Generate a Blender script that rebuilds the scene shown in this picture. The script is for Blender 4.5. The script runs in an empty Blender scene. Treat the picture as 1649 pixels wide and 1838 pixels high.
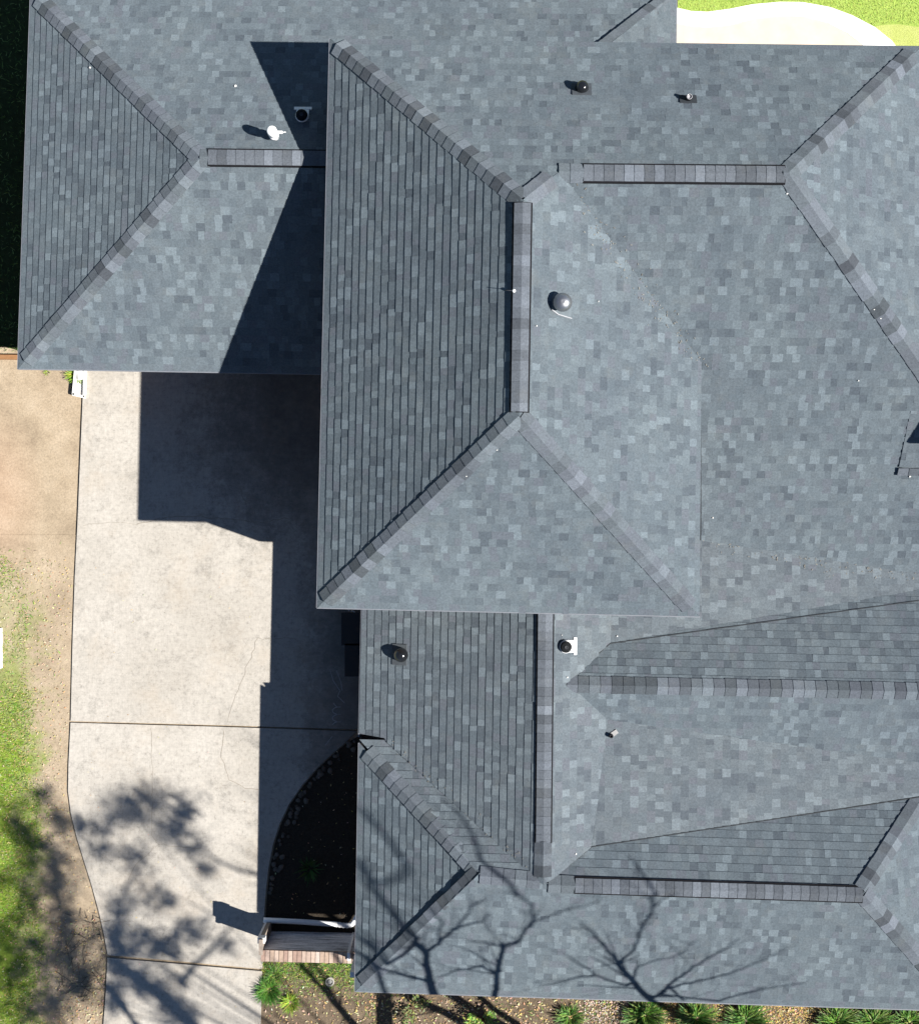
import bpy, bmesh, math, random
import numpy as np
from mathutils import Vector, Matrix
random.seed(7)
rnd = random.random
SC = bpy.context.scene
COL = SC.collection

# ---------------------------------------------------------------- camera, sky, sun, exposure
H = 28.48            # camera height in metres, looking straight down
F = 2701.0           # focal length in photo pixels
CX, CY = 824.5, 919.0
SX, SY = -0.8139, 0.2900   # horizontal run of a shadow per metre of height
cam = bpy.data.cameras.new('camera')
camo = bpy.data.objects.new('camera', cam)
COL.objects.link(camo)
camo.location = (0, 0, H)
cam.sensor_fit = 'HORIZONTAL'
cam.sensor_width = 36.0
cam.lens = 36.0 * F / 1649.0
cam.clip_end = 2000
SC.camera = camo

EL = math.atan(1 / math.hypot(SX, SY))
AZ = math.atan2(-SX, -SY)          # clockwise from +Y
w = bpy.data.worlds.new('World')
SC.world = w
w.use_nodes = True
nt = w.node_tree
nt.nodes.clear()
sky = nt.nodes.new('ShaderNodeTexSky')
sky.sky_type = 'NISHITA'
sky.sun_disc = False
sky.sun_elevation = EL
sky.sun_rotation = AZ
sky.air_density = 0.8
sky.dust_density = 0.0
sky.ozone_density = 2.0
bg = nt.nodes.new('ShaderNodeBackground')
bg.inputs['Strength'].default_value = 0.05
wo = nt.nodes.new('ShaderNodeOutputWorld')
nt.links.new(sky.outputs[0], bg.inputs[0])
nt.links.new(bg.outputs[0], wo.inputs[0])

sun = bpy.data.lights.new('sun', 'SUN')
sun.energy = 5.0
sun.angle = math.radians(0.53)
sun.color = (1.0, 0.955, 0.89)
suno = bpy.data.objects.new('sun', sun)
COL.objects.link(suno)
suno.rotation_euler = Vector((SX, SY, -1)).to_track_quat('-Z', 'Y').to_euler()
suno.location = (20, -7, 25)

SC.view_settings.view_transform = 'Standard'
SC.view_settings.look = 'None'
SC.view_settings.exposure = 1.0
SC.view_settings.gamma = 1
SC.view_settings.use_curve_mapping = False


# ---------------------------------------------------------------- measuring and mesh helpers
def at(px, py, z=0.0):
    """the place at height z that was measured at photo pixel (px, py)"""
    k = (H - z) / F
    return Vector(((px - CX) * k, -(py - CY) * k, z))


class Plane:
    def __init__(self, *p3):
        a, b, c = [at(*p) for p in p3]
        n = (b - a).cross(c - a).normalized()
        self.n = n if n.z > 0 else -n
        self.o = a

    def on(self, px, py):
        d = at(px, py, 0) - Vector((0, 0, H))
        t = (self.o - Vector((0, 0, H))).dot(self.n) / d.dot(self.n)
        return Vector((0, 0, H)) + d * t

    def axes(self):
        u = Vector((0, 0, 1)).cross(self.n).normalized()   # along the eave
        v = self.n.cross(u).normalized()                   # up the slope
        if v.z < 0:
            u, v = -u, -v
        return u, v

    def z(self, x, y):
        return self.o.z - ((x - self.o.x) * self.n.x + (y - self.o.y) * self.n.y) / self.n.z


def link(name, me, parent=None, mats=()):
    o = bpy.data.objects.new(name, me)
    COL.objects.link(o)
    if parent is not None:
        o.parent = parent
    if me is not None:
        for m in mats:
            me.materials.append(m)
    return o


def empty(name, loc=(0, 0, 0)):
    o = bpy.data.objects.new(name, None)
    COL.objects.link(o)
    o.location = loc
    o.empty_display_size = 0.2
    return o


def tag(o, label=None, cat=None, group=None, kind=None):
    for k, v in (('label', label), ('category', cat), ('group', group), ('kind', kind)):
        if v:
            o[k] = v
    return o


class MB:
    """collects polygons, with a colour for each, into one mesh"""
    def __init__(self):
        self.v, self.f, self.c, self.sm = [], [], [], []

    def poly(self, pts, col=(1, 1, 1), smooth=False):
        i = len(self.v)
        self.v += [tuple(p) for p in pts]
        self.f.append(tuple(range(i, i + len(pts))))
        self.c.append(col)
        self.sm.append(smooth)

    def slab(self, top, depth, col=(1, 1, 1)):
        """a prism: top polygon and the same polygon lowered by depth (number or vector)"""
        d = Vector((0, 0, -depth)) if not isinstance(depth, Vector) else depth
        top = [Vector(p) for p in top]
        bot = [p + d for p in top]
        n = len(top)
        self.poly(top, col)
        self.poly(bot[::-1], col)
        for i in range(n):
            j = (i + 1) % n
            self.poly([top[i], bot[i], bot[j], top[j]], col)

    def box(self, c, sx, sy, sz, rot=0.0, col=(1, 1, 1)):
        """box standing on c"""
        cs, sn = math.cos(rot), math.sin(rot)
        q = []
        for x, y in ((-1, -1), (1, -1), (1, 1), (-1, 1)):
            x, y = x * sx / 2, y * sy / 2
            q.append(Vector((c[0] + cs * x - sn * y, c[1] + sn * x + cs * y, c[2] + sz)))
        self.slab(q, sz, col)

    def tube(self, pts, radii, n=8, col=(1, 1, 1), caps=True):
        pts = [Vector(p) for p in pts]
        base = len(self.v)
        up = Vector((0.31, 0.22, 0.92))
        for i, p in enumerate(pts):
            d = (pts[min(i + 1, len(pts) - 1)] - pts[max(i - 1, 0)]).normalized()
            a = d.cross(up)
            if a.length < 1e-3:
                a = d.cross(Vector((1, 0, 0)))
            a.normalize()
            b = d.cross(a)
            r = radii[i] if hasattr(radii, '__len__') else radii
            for k in range(n):
                t = 2 * math.pi * k / n
                self.v.append(tuple(p + (a * math.cos(t) + b * math.sin(t)) * r))
        for i in range(len(pts) - 1):
            for k in range(n):
                k2 = (k + 1) % n
                self.f.append((base + i * n + k, base + i * n + k2, base + (i + 1) * n + k2, base + (i + 1) * n + k))
                self.c.append(col)
                self.sm.append(True)
        if caps:
            self.f.append(tuple(base + k for k in range(n))[::-1])
            self.f.append(tuple(base + (len(pts) - 1) * n + k for k in range(n)))
            self.c += [col, col]
            self.sm += [False, False]

    def lathe(self, prof, M, n=20, col=(1, 1, 1), smooth=True):
        """profile of (radius, height) turned round the z axis of M"""
        base = len(self.v)
        for r, h in prof:
            for k in range(n):
                t = 2 * math.pi * k / n
                self.v.append(tuple(M @ Vector((r * math.cos(t), r * math.sin(t), h))))
        for i in range(len(prof) - 1):
            for k in range(n):
                k2 = (k + 1) % n
                self.f.append((base + i * n + k, base + i * n + k2, base + (i + 1) * n + k2, base + (i + 1) * n + k))
                self.c.append(col)
                self.sm.append(smooth)
        self.f.append(tuple(base + (len(prof) - 1) * n + k for k in range(n)))
        self.c.append(col)
        self.sm.append(False)

    def mesh(self, name, origin=None):
        me = bpy.data.meshes.new(name)
        v = self.v
        if origin is not None:
            v = [(p[0] - origin[0], p[1] - origin[1], p[2] - origin[2]) for p in v]
        me.from_pydata(v, [], self.f)
        ca = me.attributes.new('tone', 'FLOAT_COLOR', 'FACE')
        arr = np.ones((len(self.f), 4), dtype=np.float32)
        if self.f:
            arr[:, :3] = np.array(self.c, dtype=np.float32)
        ca.data.foreach_set('color', arr.ravel())
        me.polygons.foreach_set('use_smooth', self.sm)
        me.update()
        return me

    def build(self, name, mat, parent=None, origin=None):
        o = link(name, self.mesh(name, origin), parent, (mat,))
        if origin is not None:
            o.location = origin
        return o


def clip(poly, cl):
    """Sutherland-Hodgman, both lists of (x, y); cl convex, counter-clockwise"""
    out = poly
    for i in range(len(cl)):
        ax, ay = cl[i]
        bx, by = cl[(i + 1) % len(cl)]
        ex, ey = bx - ax, by - ay
        inp, out = out, []
        if not inp:
            return []
        px, py = inp[-1]
        ps = ex * (py - ay) - ey * (px - ax)
        for qx, qy in inp:
            qs = ex * (qy - ay) - ey * (qx - ax)
            if (qs >= 0) != (ps >= 0):
                t = ps / (ps - qs)
                out.append((px + (qx - px) * t, py + (qy - py) * t))
            if qs >= 0:
                out.append((qx, qy))
            px, py, ps = qx, qy, qs
    return out


def ccw(p):
    a = sum(p[i][0] * p[(i + 1) % len(p)][1] - p[(i + 1) % len(p)][0] * p[i][1] for i in range(len(p)))
    return p if a > 0 else p[::-1]


# ---------------------------------------------------------------- materials
def lin(r, g, b):
    def f(c):
        c /= 255.0
        return c / 12.92 if c <= 0.04045 else ((c + 0.055) / 1.055) ** 2.4
    return (f(r), f(g), f(b))


def material(name, rough=0.8, diff_rough=0.0, spec=0.3, metal=0.0):
    m = bpy.data.materials.new(name)
    m.use_nodes = True
    t = m.node_tree
    b = t.nodes['Principled BSDF']
    b.inputs['Roughness'].default_value = rough
    b.inputs['Specular IOR Level'].default_value = spec
    b.inputs['Metallic'].default_value = metal
    if 'Diffuse Roughness' in b.inputs:
        b.inputs['Diffuse Roughness'].default_value = diff_rough
    return m, t, b


def node(t, kind, **kw):
    n = t.nodes.new(kind)
    for k, v in kw.items():
        if k in n.inputs:
            n.inputs[k].default_value = v
        else:
            setattr(n, k, v)
    return n


def noise(t, co, scale, detail=4.0, rough=0.6, w3=(1, 1, 1)):
    n = node(t, 'ShaderNodeTexNoise', Scale=scale, Detail=detail, Roughness=rough)
    if w3 != (1, 1, 1):
        mp = node(t, 'ShaderNodeMapping')
        mp.inputs['Scale'].default_value = w3
        t.links.new(co, mp.inputs[0])
        co = mp.outputs[0]
    t.links.new(co, n.inputs['Vector'])
    return n.outputs['Fac']


def ramp(t, fac, stops):
    r = node(t, 'ShaderNodeValToRGB')
    el = r.color_ramp.elements
    while len(el) < len(stops):
        el.new(0.5)
    for e, (p, c) in zip(el, stops):
        e.position = p
        e.color = (c[0], c[1], c[2], 1) if hasattr(c, '__len__') else (c, c, c, 1)
    t.links.new(fac, r.inputs[0])
    return r.outputs['Color']


def mix(t, a, b, fac, mode='MIX'):
    n = node(t, 'ShaderNodeMix', data_type='RGBA', blend_type=mode)
    for s, val in ((n.inputs[6], a), (n.inputs[7], b), (n.inputs[0], fac)):
        if hasattr(val, 'links') or hasattr(val, 'is_linked'):
            t.links.new(val, s)
        elif hasattr(val, '__len__'):
            s.default_value = (val[0], val[1], val[2], 1)
        else:
            s.default_value = val
    return n.outputs[2]


def bump(t, b, h, strength=0.3, dist=0.01):
    n = node(t, 'ShaderNodeBump', Strength=strength, Distance=dist)
    t.links.new(h, n.inputs['Height'])
    t.links.new(n.outputs[0], b.inputs['Normal'])


def coords(t):
    return node(t, 'ShaderNodeNewGeometry').outputs['Position']


def tone_attr(t):
    return node(t, 'ShaderNodeAttribute', attribute_name='tone').outputs['Color']


def mat_shingle():
    m, t, b = material('asphalt_shingle', 0.92, 0.45, 0.2)
    co = coords(t)
    base = tone_attr(t)
    gran = ramp(t, noise(t, co, 30, 4, 0.9), [(0.25, 0.60), (0.75, 1.40)])
    c = mix(t, base, gran, 1.0, 'MULTIPLY')
    wash = ramp(t, noise(t, co, 0.7, 5, 0.62), [(0.3, (0.9, 0.9, 0.93)), (0.7, (1.1, 1.09, 1.08))])
    c = mix(t, c, wash, 1.0, 'MULTIPLY')
    dust = ramp(t, noise(t, co, 2.6, 6, 0.7), [(0.55, 0.0), (0.8, 0.22)])
    c = mix(t, c, (0.20, 0.20, 0.18), dust)
    t.links.new(c, b.inputs['Base Color'])
    bump(t, b, noise(t, co, 260, 2, 0.7), 0.35, 0.004)
    return m


def mat_tone(name, rough=0.7, spec=0.3, metal=0.0, amp=0.15, scale=12, diff=0.3, bstr=0.1):
    """colour from the piece itself, with a little grain"""
    m, t, b = material(name, rough, diff, spec, metal)
    co = coords(t)
    g = ramp(t, noise(t, co, scale, 5, 0.65), [(0.25, 1 - amp), (0.75, 1 + amp)])
    c = mix(t, tone_attr(t), g, 1.0, 'MULTIPLY')
    t.links.new(c, b.inputs['Base Color'])
    if bstr:
        bump(t, b, noise(t, co, scale * 6, 3, 0.6), bstr, 0.01)
    return m


def mat_concrete():
    m, t, b = material('old_concrete', 0.9, 0.6, 0.2)
    co = coords(t)
    c = ramp(t, noise(t, co, 0.55, 6, 0.62), [(0.3, (0.375, 0.35, 0.31)), (0.55, (0.435, 0.41, 0.37)), (0.75, (0.48, 0.455, 0.415))])
    fine = ramp(t, noise(t, co, 15, 9, 0.88), [(0.30, 0.34), (0.44, 0.86), (0.6, 1.04), (0.8, 1.12)])
    c = mix(t, c, fine, 1.0, 'MULTIPLY')
    broom = ramp(t, noise(t, co, 6, 4, 0.7, (0.6, 9, 1)), [(0.3, 0.93), (0.7, 1.05)])
    c = mix(t, c, broom, 1.0, 'MULTIPLY')
    broom2 = ramp(t, noise(t, co, 5, 4, 0.7, (9, 0.7, 1)), [(0.3, 0.93), (0.7, 1.05)])
    c = mix(t, c, broom2, 1.0, 'MULTIPLY')
    # patches of settled grime, plus shade painted in along the house
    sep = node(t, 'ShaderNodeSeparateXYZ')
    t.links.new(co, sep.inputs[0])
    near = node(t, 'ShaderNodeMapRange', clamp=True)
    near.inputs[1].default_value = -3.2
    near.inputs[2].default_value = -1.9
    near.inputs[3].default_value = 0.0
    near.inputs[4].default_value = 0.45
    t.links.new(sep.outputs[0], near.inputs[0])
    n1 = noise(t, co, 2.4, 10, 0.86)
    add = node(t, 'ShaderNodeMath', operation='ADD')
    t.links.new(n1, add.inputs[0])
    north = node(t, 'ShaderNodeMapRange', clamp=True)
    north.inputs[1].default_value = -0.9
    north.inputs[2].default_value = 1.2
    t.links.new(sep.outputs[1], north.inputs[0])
    deep = node(t, 'ShaderNodeMapRange', clamp=True)  # painted shade reaching further west in the northern recess
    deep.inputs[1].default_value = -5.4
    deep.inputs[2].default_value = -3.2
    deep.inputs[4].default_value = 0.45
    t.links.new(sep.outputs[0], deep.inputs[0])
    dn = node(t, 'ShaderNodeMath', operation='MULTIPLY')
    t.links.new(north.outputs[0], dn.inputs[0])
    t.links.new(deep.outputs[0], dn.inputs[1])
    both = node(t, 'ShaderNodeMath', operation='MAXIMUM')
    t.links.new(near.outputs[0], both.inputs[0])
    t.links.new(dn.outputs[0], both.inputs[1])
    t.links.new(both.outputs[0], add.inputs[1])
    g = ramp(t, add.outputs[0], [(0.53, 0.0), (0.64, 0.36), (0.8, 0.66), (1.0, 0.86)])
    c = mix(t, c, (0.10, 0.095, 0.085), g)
    spots = ramp(t, noise(t, co, 22, 2, 0.5), [(0.70, 0.0), (0.78, 0.5)])
    c = mix(t, c, (0.16, 0.145, 0.12), spots)
    tan = ramp(t, noise(t, co, 0.9, 5, 0.7), [(0.52, 0.0), (0.72, 0.30)])
    c = mix(t, c, (0.40, 0.33, 0.25), tan)
    t.links.new(c, b.inputs['Base Color'])
    bump(t, b, noise(t, co, 60, 4, 0.7), 0.25, 0.006)
    return m


def mat_soil():
    m, t, b = material('bare_soil', 0.95, 0.8, 0.1)
    co = coords(t)
    c = ramp(t, noise(t, co, 1.1, 7, 0.68), [(0.28, (0.26, 0.205, 0.145)), (0.5, (0.37, 0.30, 0.215)), (0.72, (0.45, 0.375, 0.28))])
    f = ramp(t, noise(t, co, 26, 6, 0.8), [(0.25, 0.62), (0.55, 1.0), (0.8, 1.2)])
    c = mix(t, c, f, 1.0, 'MULTIPLY')
    # reddish gravelly ground on the west side of the drive
    d = node(t, 'ShaderNodeVectorMath', operation='DISTANCE')
    mp = node(t, 'ShaderNodeMapping')
    mp.inputs['Scale'].default_value = (1.0, 0.62, 1)
    t.links.new(co, mp.inputs[0])
    t.links.new(mp.outputs[0], d.inputs[0])
    q = at(-20, 890)
    d.inputs[1].default_value = (q.x, q.y * 0.62, 0)
    red = node(t, 'ShaderNodeMapRange', clamp=True)
    red.inputs[1].default_value = 0.35
    red.inputs[2].default_value = 1.1
    red.inputs[3].default_value = 0.22
    red.inputs[4].default_value = 0.0
    t.links.new(d.outputs['Value'], red.inputs[0])
    far = node(t, 'ShaderNodeVectorMath', operation='LENGTH')
    t.links.new(co, far.inputs[0])
    fm = node(t, 'ShaderNodeMapRange', clamp=True)
    fm.inputs[1].default_value = 12.5
    fm.inputs[2].default_value = 17.0
    t.links.new(far.outputs['Value'], fm.inputs[0])
    turf_ = ramp(t, noise(t, co, 3, 8, 0.75), [(0.3, (0.08, 0.11, 0.03)), (0.7, (0.20, 0.26, 0.07))])
    c = mix(t, c, turf_, fm.outputs[0])
    rc = ramp(t, noise(t, co, 40, 5, 0.8), [(0.3, (0.36, 0.17, 0.10)), (0.6, (0.52, 0.32, 0.22)), (0.8, (0.6, 0.48, 0.4))])
    c = mix(t, c, rc, red.outputs[0])
    t.links.new(c, b.inputs['Base Color'])
    bump(t, b, noise(t, co, 30, 6, 0.75), 0.7, 0.03)
    return m


def mat_mulch():
    m, t, b = material('dark_mulch', 0.95, 0.8, 0.1)
    co = coords(t)
    c = ramp(t, noise(t, co, 30, 6, 0.8), [(0.3, (0.02, 0.016, 0.012)), (0.6, (0.055, 0.045, 0.034)), (0.8, (0.10, 0.08, 0.055))])
    t.links.new(c, b.inputs['Base Color'])
    bump(t, b, noise(t, co, 30, 6, 0.75), 0.9, 0.03)
    return m


def mat_turf(name, dark, light, scale=7.0):
    m, t, b = material(name, 0.9, 0.5, 0.15)
    co = coords(t)
    c = ramp(t, noise(t, co, scale, 8, 0.78), [(0.3, dark), (0.7, light)])
    f = ramp(t, noise(t, co, 60, 4, 0.8), [(0.3, 0.7), (0.7, 1.25)])
    c = mix(t, c, f, 1.0, 'MULTIPLY')
    t.links.new(c, b.inputs['Base Color'])
    bump(t, b, noise(t, co, 80, 5, 0.8), 0.8, 0.03)
    return m


def mat_brickwall():
    m, t, b = material('house_brick', 0.9, 0.5, 0.2)
    tc = node(t, 'ShaderNodeTexCoord')
    br = node(t, 'ShaderNodeTexBrick', Scale=1.0)
    br.inputs['Color1'].default_value = (0.23, 0.11, 0.075, 1)
    br.inputs['Color2'].default_value = (0.31, 0.16, 0.11, 1)
    br.inputs['Mortar'].default_value = (0.36, 0.33, 0.30, 1)
    br.inputs['Brick Width'].default_value = 0.21
    br.inputs['Row Height'].default_value = 0.075
    br.inputs['Mortar Size'].default_value = 0.008
    cb = node(t, 'ShaderNodeCombineXYZ')
    sp = node(t, 'ShaderNodeSeparateXYZ')
    t.links.new(tc.outputs['Object'], sp.inputs[0])
    ad = node(t, 'ShaderNodeMath', operation='ADD')
    t.links.new(sp.outputs[0], ad.inputs[0])
    t.links.new(sp.outputs[1], ad.inputs[1])
    t.links.new(ad.outputs[0], cb.inputs[0])
    t.links.new(sp.outputs[2], cb.inputs[1])
    t.links.new(cb.outputs[0], br.inputs['Vector'])
    t.links.new(br.outputs['Color'], b.inputs['Base Color'])
    return m


def mat_streaked():
    """rendered garden wall face with horizontal water marks"""
    m, t, b = material('streaked_render', 0.85, 0.5, 0.2)
    co = coords(t)
    n = noise(t, co, 3.0, 6, 0.7, (0.7, 1, 6))
    c = ramp(t, n, [(0.36, (0.10, 0.095, 0.095)), (0.44, (0.55, 0.53, 0.53)), (0.56, (0.82, 0.80, 0.80))])
    f = ramp(t, noise(t, co, 25, 5, 0.8), [(0.3, 0.7), (0.7, 1.15)])
    c = mix(t, c, f, 1.0, 'MULTIPLY')
    t.links.new(c, b.inputs['Base Color'])
    return m


M_SH = mat_shingle()
M_PLAIN = mat_tone('painted_part', 0.55, 0.4)
M_MATT = mat_tone('matt_part', 0.9, 0.2, amp=0.22, scale=18)
M_METAL = mat_tone('galvanised_metal', 0.38, 0.5, 0.85, amp=0.18, scale=30)
M_GLOSS = mat_tone('black_gloss_cap', 0.16, 0.6, 0.0, amp=0.1, bstr=0.0)
M_PLASTIC = mat_tone('white_plastic', 0.4, 0.45, amp=0.06, scale=20, bstr=0.0)
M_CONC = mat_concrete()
M_SOIL = mat_soil()
M_MULCH = mat_mulch()
M_BRICK = mat_brickwall()
M_STREAK = mat_streaked()
M_LEAF = mat_tone('leaf', 0.6, 0.3, amp=0.2, scale=40, bstr=0.0)
M_BARK = mat_tone('bark', 0.95, 0.1, amp=0.35, scale=15, bstr=0.5)
M_LAWN = mat_soil()
M_LAWN.name = 'thin_lawn'
t = M_LAWN.node_tree
b = t.nodes['Principled BSDF']
soilc = b.inputs['Base Color'].links[0].from_socket
co = coords(t)
turf = ramp(t, noise(t, co, 7, 8, 0.78), [(0.3, (0.09, 0.13, 0.02)), (0.7, (0.24, 0.34, 0.05))])
sp = node(t, 'ShaderNodeSeparateXYZ')
t.links.new(co, sp.inputs[0])
def soft(sock, a0, a1):
    r = node(t, 'ShaderNodeMapRange', clamp=True)
    r.inputs[1].default_value = a0
    r.inputs[2].default_value = a1
    t.links.new(sock, r.inputs[0])
    return r.outputs[0]
def mth(op, a, c):
    n = node(t, 'ShaderNodeMath', operation=op)
    for k, val in enumerate((a, c)):
        if hasattr(val, 'is_linked'):
            t.links.new(val, n.inputs[k])
        else:
            n.inputs[k].default_value = val
    return n.outputs[0]
wob = mth('MULTIPLY', mth('SUBTRACT', noise(t, co, 1.8, 8, 0.75), 0.5), 2.6)
mx = soft(mth('ADD', sp.outputs[0], wob), -7.75, -8.45)
my = soft(mth('ADD', sp.outputs[1], wob), -0.9, -4.6)
msk = mth('MULTIPLY', mx, my)
t.links.new(mix(t, soilc, turf, msk), b.inputs['Base Color'])
M_LIME = mat_turf('lime_turf', (0.29, 0.41, 0.075), (0.40, 0.52, 0.12), 3.0)

# ---------------------------------------------------------------- setting: ground, drive, bed, patio
g = MB()
g.poly([(-300, -300, -0.03), (300, -300, -0.03), (300, 300, -0.03), (-300, 300, -0.03)])
tag(g.build('ground', M_SOIL), kind='structure')


def sheet(name, pts, z, mat, depth=0.0):
    mb = MB()
    top = [at(x, y, z) for x, y in pts]
    top = [Vector((p[0], p[1], z)) for p in ccw([(p.x, p.y) for p in top])]
    if depth:
        mb.slab(top, depth)
    else:
        mb.poly(top)
    return mb.build(name, mat)


def ragged(pts, step=14, amp=7):
    out = []
    for i in range(len(pts)):
        a, b = Vector(pts[i]), Vector(pts[(i + 1) % len(pts)])
        n = max(1, int((b - a).length / step))
        for k in range(n):
            p = a.lerp(b, k / n)
            out.append((p.x + random.uniform(-amp, amp), p.y + random.uniform(-amp, amp)))
    return out


LAWN_W = [(-260, 970), (0, 985), (38, 1030), (58, 1100), (48, 1200), (62, 1290), (46, 1380), (72, 1430), (74, 1520), (58, 1610), (82, 1700), (62, 1800), (60, 1960), (-260, 1960)]
tag(sheet('lawn', [(-900, 960), (170, 960), (190, 1500), (210, 1990), (-900, 1990)], -0.022, M_LAWN), kind='structure')
M_SIDE_SHADE = mat_turf('shade_painted_turf', (0.018, 0.026, 0.010), (0.05, 0.075, 0.022), 9.0)  # turf colour kept very dark to paint in the west wing's shade
tag(sheet('lawn', ragged([(-130, -120), (200, -120), (200, 628), (-110, 626)], 20, 5), -0.020, M_SIDE_SHADE), kind='structure')  # dark sheet added over the ground to deepen the shade there
LAWN_E = [(1216, -260), (1216, 20), (1270, 22), (1340, 10), (1400, 4), (1460, 6), (1530, 28), (1580, 55), (1612, 84), (1640, 130), (1960, 130), (1960, -260)]
tag(sheet('lawn', LAWN_E, -0.022, M_LIME), kind='structure')

M_PALE = mat_turf('pale_turf', (0.42, 0.48, 0.12), (0.52, 0.56, 0.20), 3.0)
tag(sheet('lawn', [(1560, 50), (1582, 44), (1615, 43), (1660, 50), (1760, 70), (1760, 150), (1640, 150), (1615, 90)], -0.019, M_PALE), kind='structure')
# patio: warm slab and a raised white curb that winds round it
m, t, b = material('patio_slab', 0.85, 0.4, 0.2)
co = coords(t)
c = ramp(t, noise(t, co, 2.2, 6, 0.65), [(0.3, (0.60, 0.49, 0.39)), (0.7, (0.68, 0.57, 0.47))])
t.links.new(c, b.inputs['Base Color'])
tag(sheet('patio', [(1100, 250), (1100, 26), (1214, 30), (1260, 36), (1300, 33), (1340, 24), (1400, 16), (1440, 17), (1488, 28), (1525, 45), (1558, 66), (1580, 90), (1600, 110), (1610, 200)], -0.012, m), kind='structure')
CURB_O = [(1150, 0), (1214, 13), (1240, 19), (1270, 20.5), (1310, 15), (1350, 7), (1400, 2.5), (1440, 3), (1490, 12), (1530, 27), (1570, 48), (1600, 72), (1625, 104), (1640, 150)]
CURB_I = [(1150, 32), (1214, 41), (1240, 46), (1270, 48), (1310, 44), (1350, 33), (1400, 27), (1440, 28), (1485, 40), (1520, 58), (1548, 80), (1565, 100), (1578, 120), (1585, 160)]
mb = MB()
for i in range(len(CURB_O) - 1):
    a, b2, c2, d2 = [at(*p, -0.002) for p in (CURB_O[i], CURB_I[i], CURB_I[i + 1], CURB_O[i + 1])]
    lo = Vector((0, 0, -0.06))
    mb.poly([a, b2, c2, d2], (0.85, 0.84, 0.82))
    mb.poly([b2, b2 + lo, c2 + lo, c2], (0.85, 0.84, 0.82))
    mb.poly([a + lo, a, d2, d2 + lo], (0.85, 0.84, 0.82))
tag(mb.build('patio_curb', M_PLASTIC), kind='structure')

# the planting bed and its arc
ARC = [(650, 1318), (622, 1334), (596, 1356), (570, 1381), (545, 1410), (522, 1443), (505, 1478), (493, 1515), (485, 1556), (480, 1600), (477, 1640), (476, 1672)]
tag(sheet('planting_bed', ARC + [(476, 1722), (700, 1740), (720, 1318)], -0.012, M_MULCH), kind='structure')

m, t, b = material('front_bed_mulch', 0.95, 0.8, 0.1)
co = coords(t)
c = ramp(t, noise(t, co, 5, 8, 0.8), [(0.32, (0.10, 0.075, 0.05)), (0.55, (0.20, 0.155, 0.11)), (0.72, (0.32, 0.25, 0.175))])
f = ramp(t, noise(t, co, 45, 6, 0.85), [(0.3, 0.55), (0.6, 1.05), (0.8, 1.3)])
c = mix(t, c, f, 1.0, 'MULTIPLY')
t.links.new(c, b.inputs['Base Color'])
bump(t, b, noise(t, co, 45, 6, 0.8), 0.9, 0.03)
tag(sheet('front_bed', [(466, 1724), (700, 1732), (1000, 1760), (1780, 1775), (1780, 2000), (462, 2000)], -0.016, m), kind='structure')

# driveway of five slabs, joints open
drive = tag(empty('driveway', at(360, 1200)), kind='structure')
WE = [(150, 640), (149, 700), (144, 820), (139, 940), (134, 1040), (130, 1160), (127, 1290), (123, 1370), (122, 1420), (127, 1460), (138, 1505), (152, 1550), (166, 1595), (178, 1640), (187, 1680), (193, 1715), (190, 1780), (184, 1860), (180, 1920)]


def edge_x(y):
    for (x0, y0), (x1, y1) in zip(WE, WE[1:]):
        if y0 <= y <= y1:
            return x0 + (x1 - x0) * (y - y0) / (y1 - y0)
    return WE[-1][0]


def west(y0, y1):
    return [(edge_x(y0), y0)] + [p for p in WE if y0 + 4 < p[1] < y1 - 4] + [(edge_x(y1), y1)]


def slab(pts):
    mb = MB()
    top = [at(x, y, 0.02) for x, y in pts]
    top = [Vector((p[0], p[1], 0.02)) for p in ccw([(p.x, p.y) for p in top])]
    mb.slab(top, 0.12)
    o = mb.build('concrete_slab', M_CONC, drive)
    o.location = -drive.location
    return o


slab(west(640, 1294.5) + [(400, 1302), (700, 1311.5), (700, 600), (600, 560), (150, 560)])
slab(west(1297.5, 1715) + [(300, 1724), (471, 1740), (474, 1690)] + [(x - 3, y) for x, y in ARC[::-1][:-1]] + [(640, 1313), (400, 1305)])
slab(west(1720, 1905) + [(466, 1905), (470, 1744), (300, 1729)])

# hairline cracks and chalk on the slabs
def ribbon(mb, pts, wid, z, col, jit=0.0):
    pts = [at(x + random.uniform(-jit, jit), y + random.uniform(-jit, jit), z) for x, y in pts]
    for i in range(len(pts) - 1):
        d = (pts[i + 1] - pts[i])
        s = Vector((-d.y, d.x, 0)).normalized() * wid / 2
        mb.poly([pts[i] - s, pts[i] + s, pts[i + 1] + s, pts[i + 1] - s], col)


def dense(pts, step=9):
    out = []
    for (x0, y0), (x1, y1) in zip(pts, pts[1:]):
        n = max(1, int(math.hypot(x1 - x0, y1 - y0) / step))
        out += [(x0 + (x1 - x0) * k / n, y0 + (y1 - y0) * k / n) for k in range(n)]
    return out + [pts[-1]]


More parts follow.
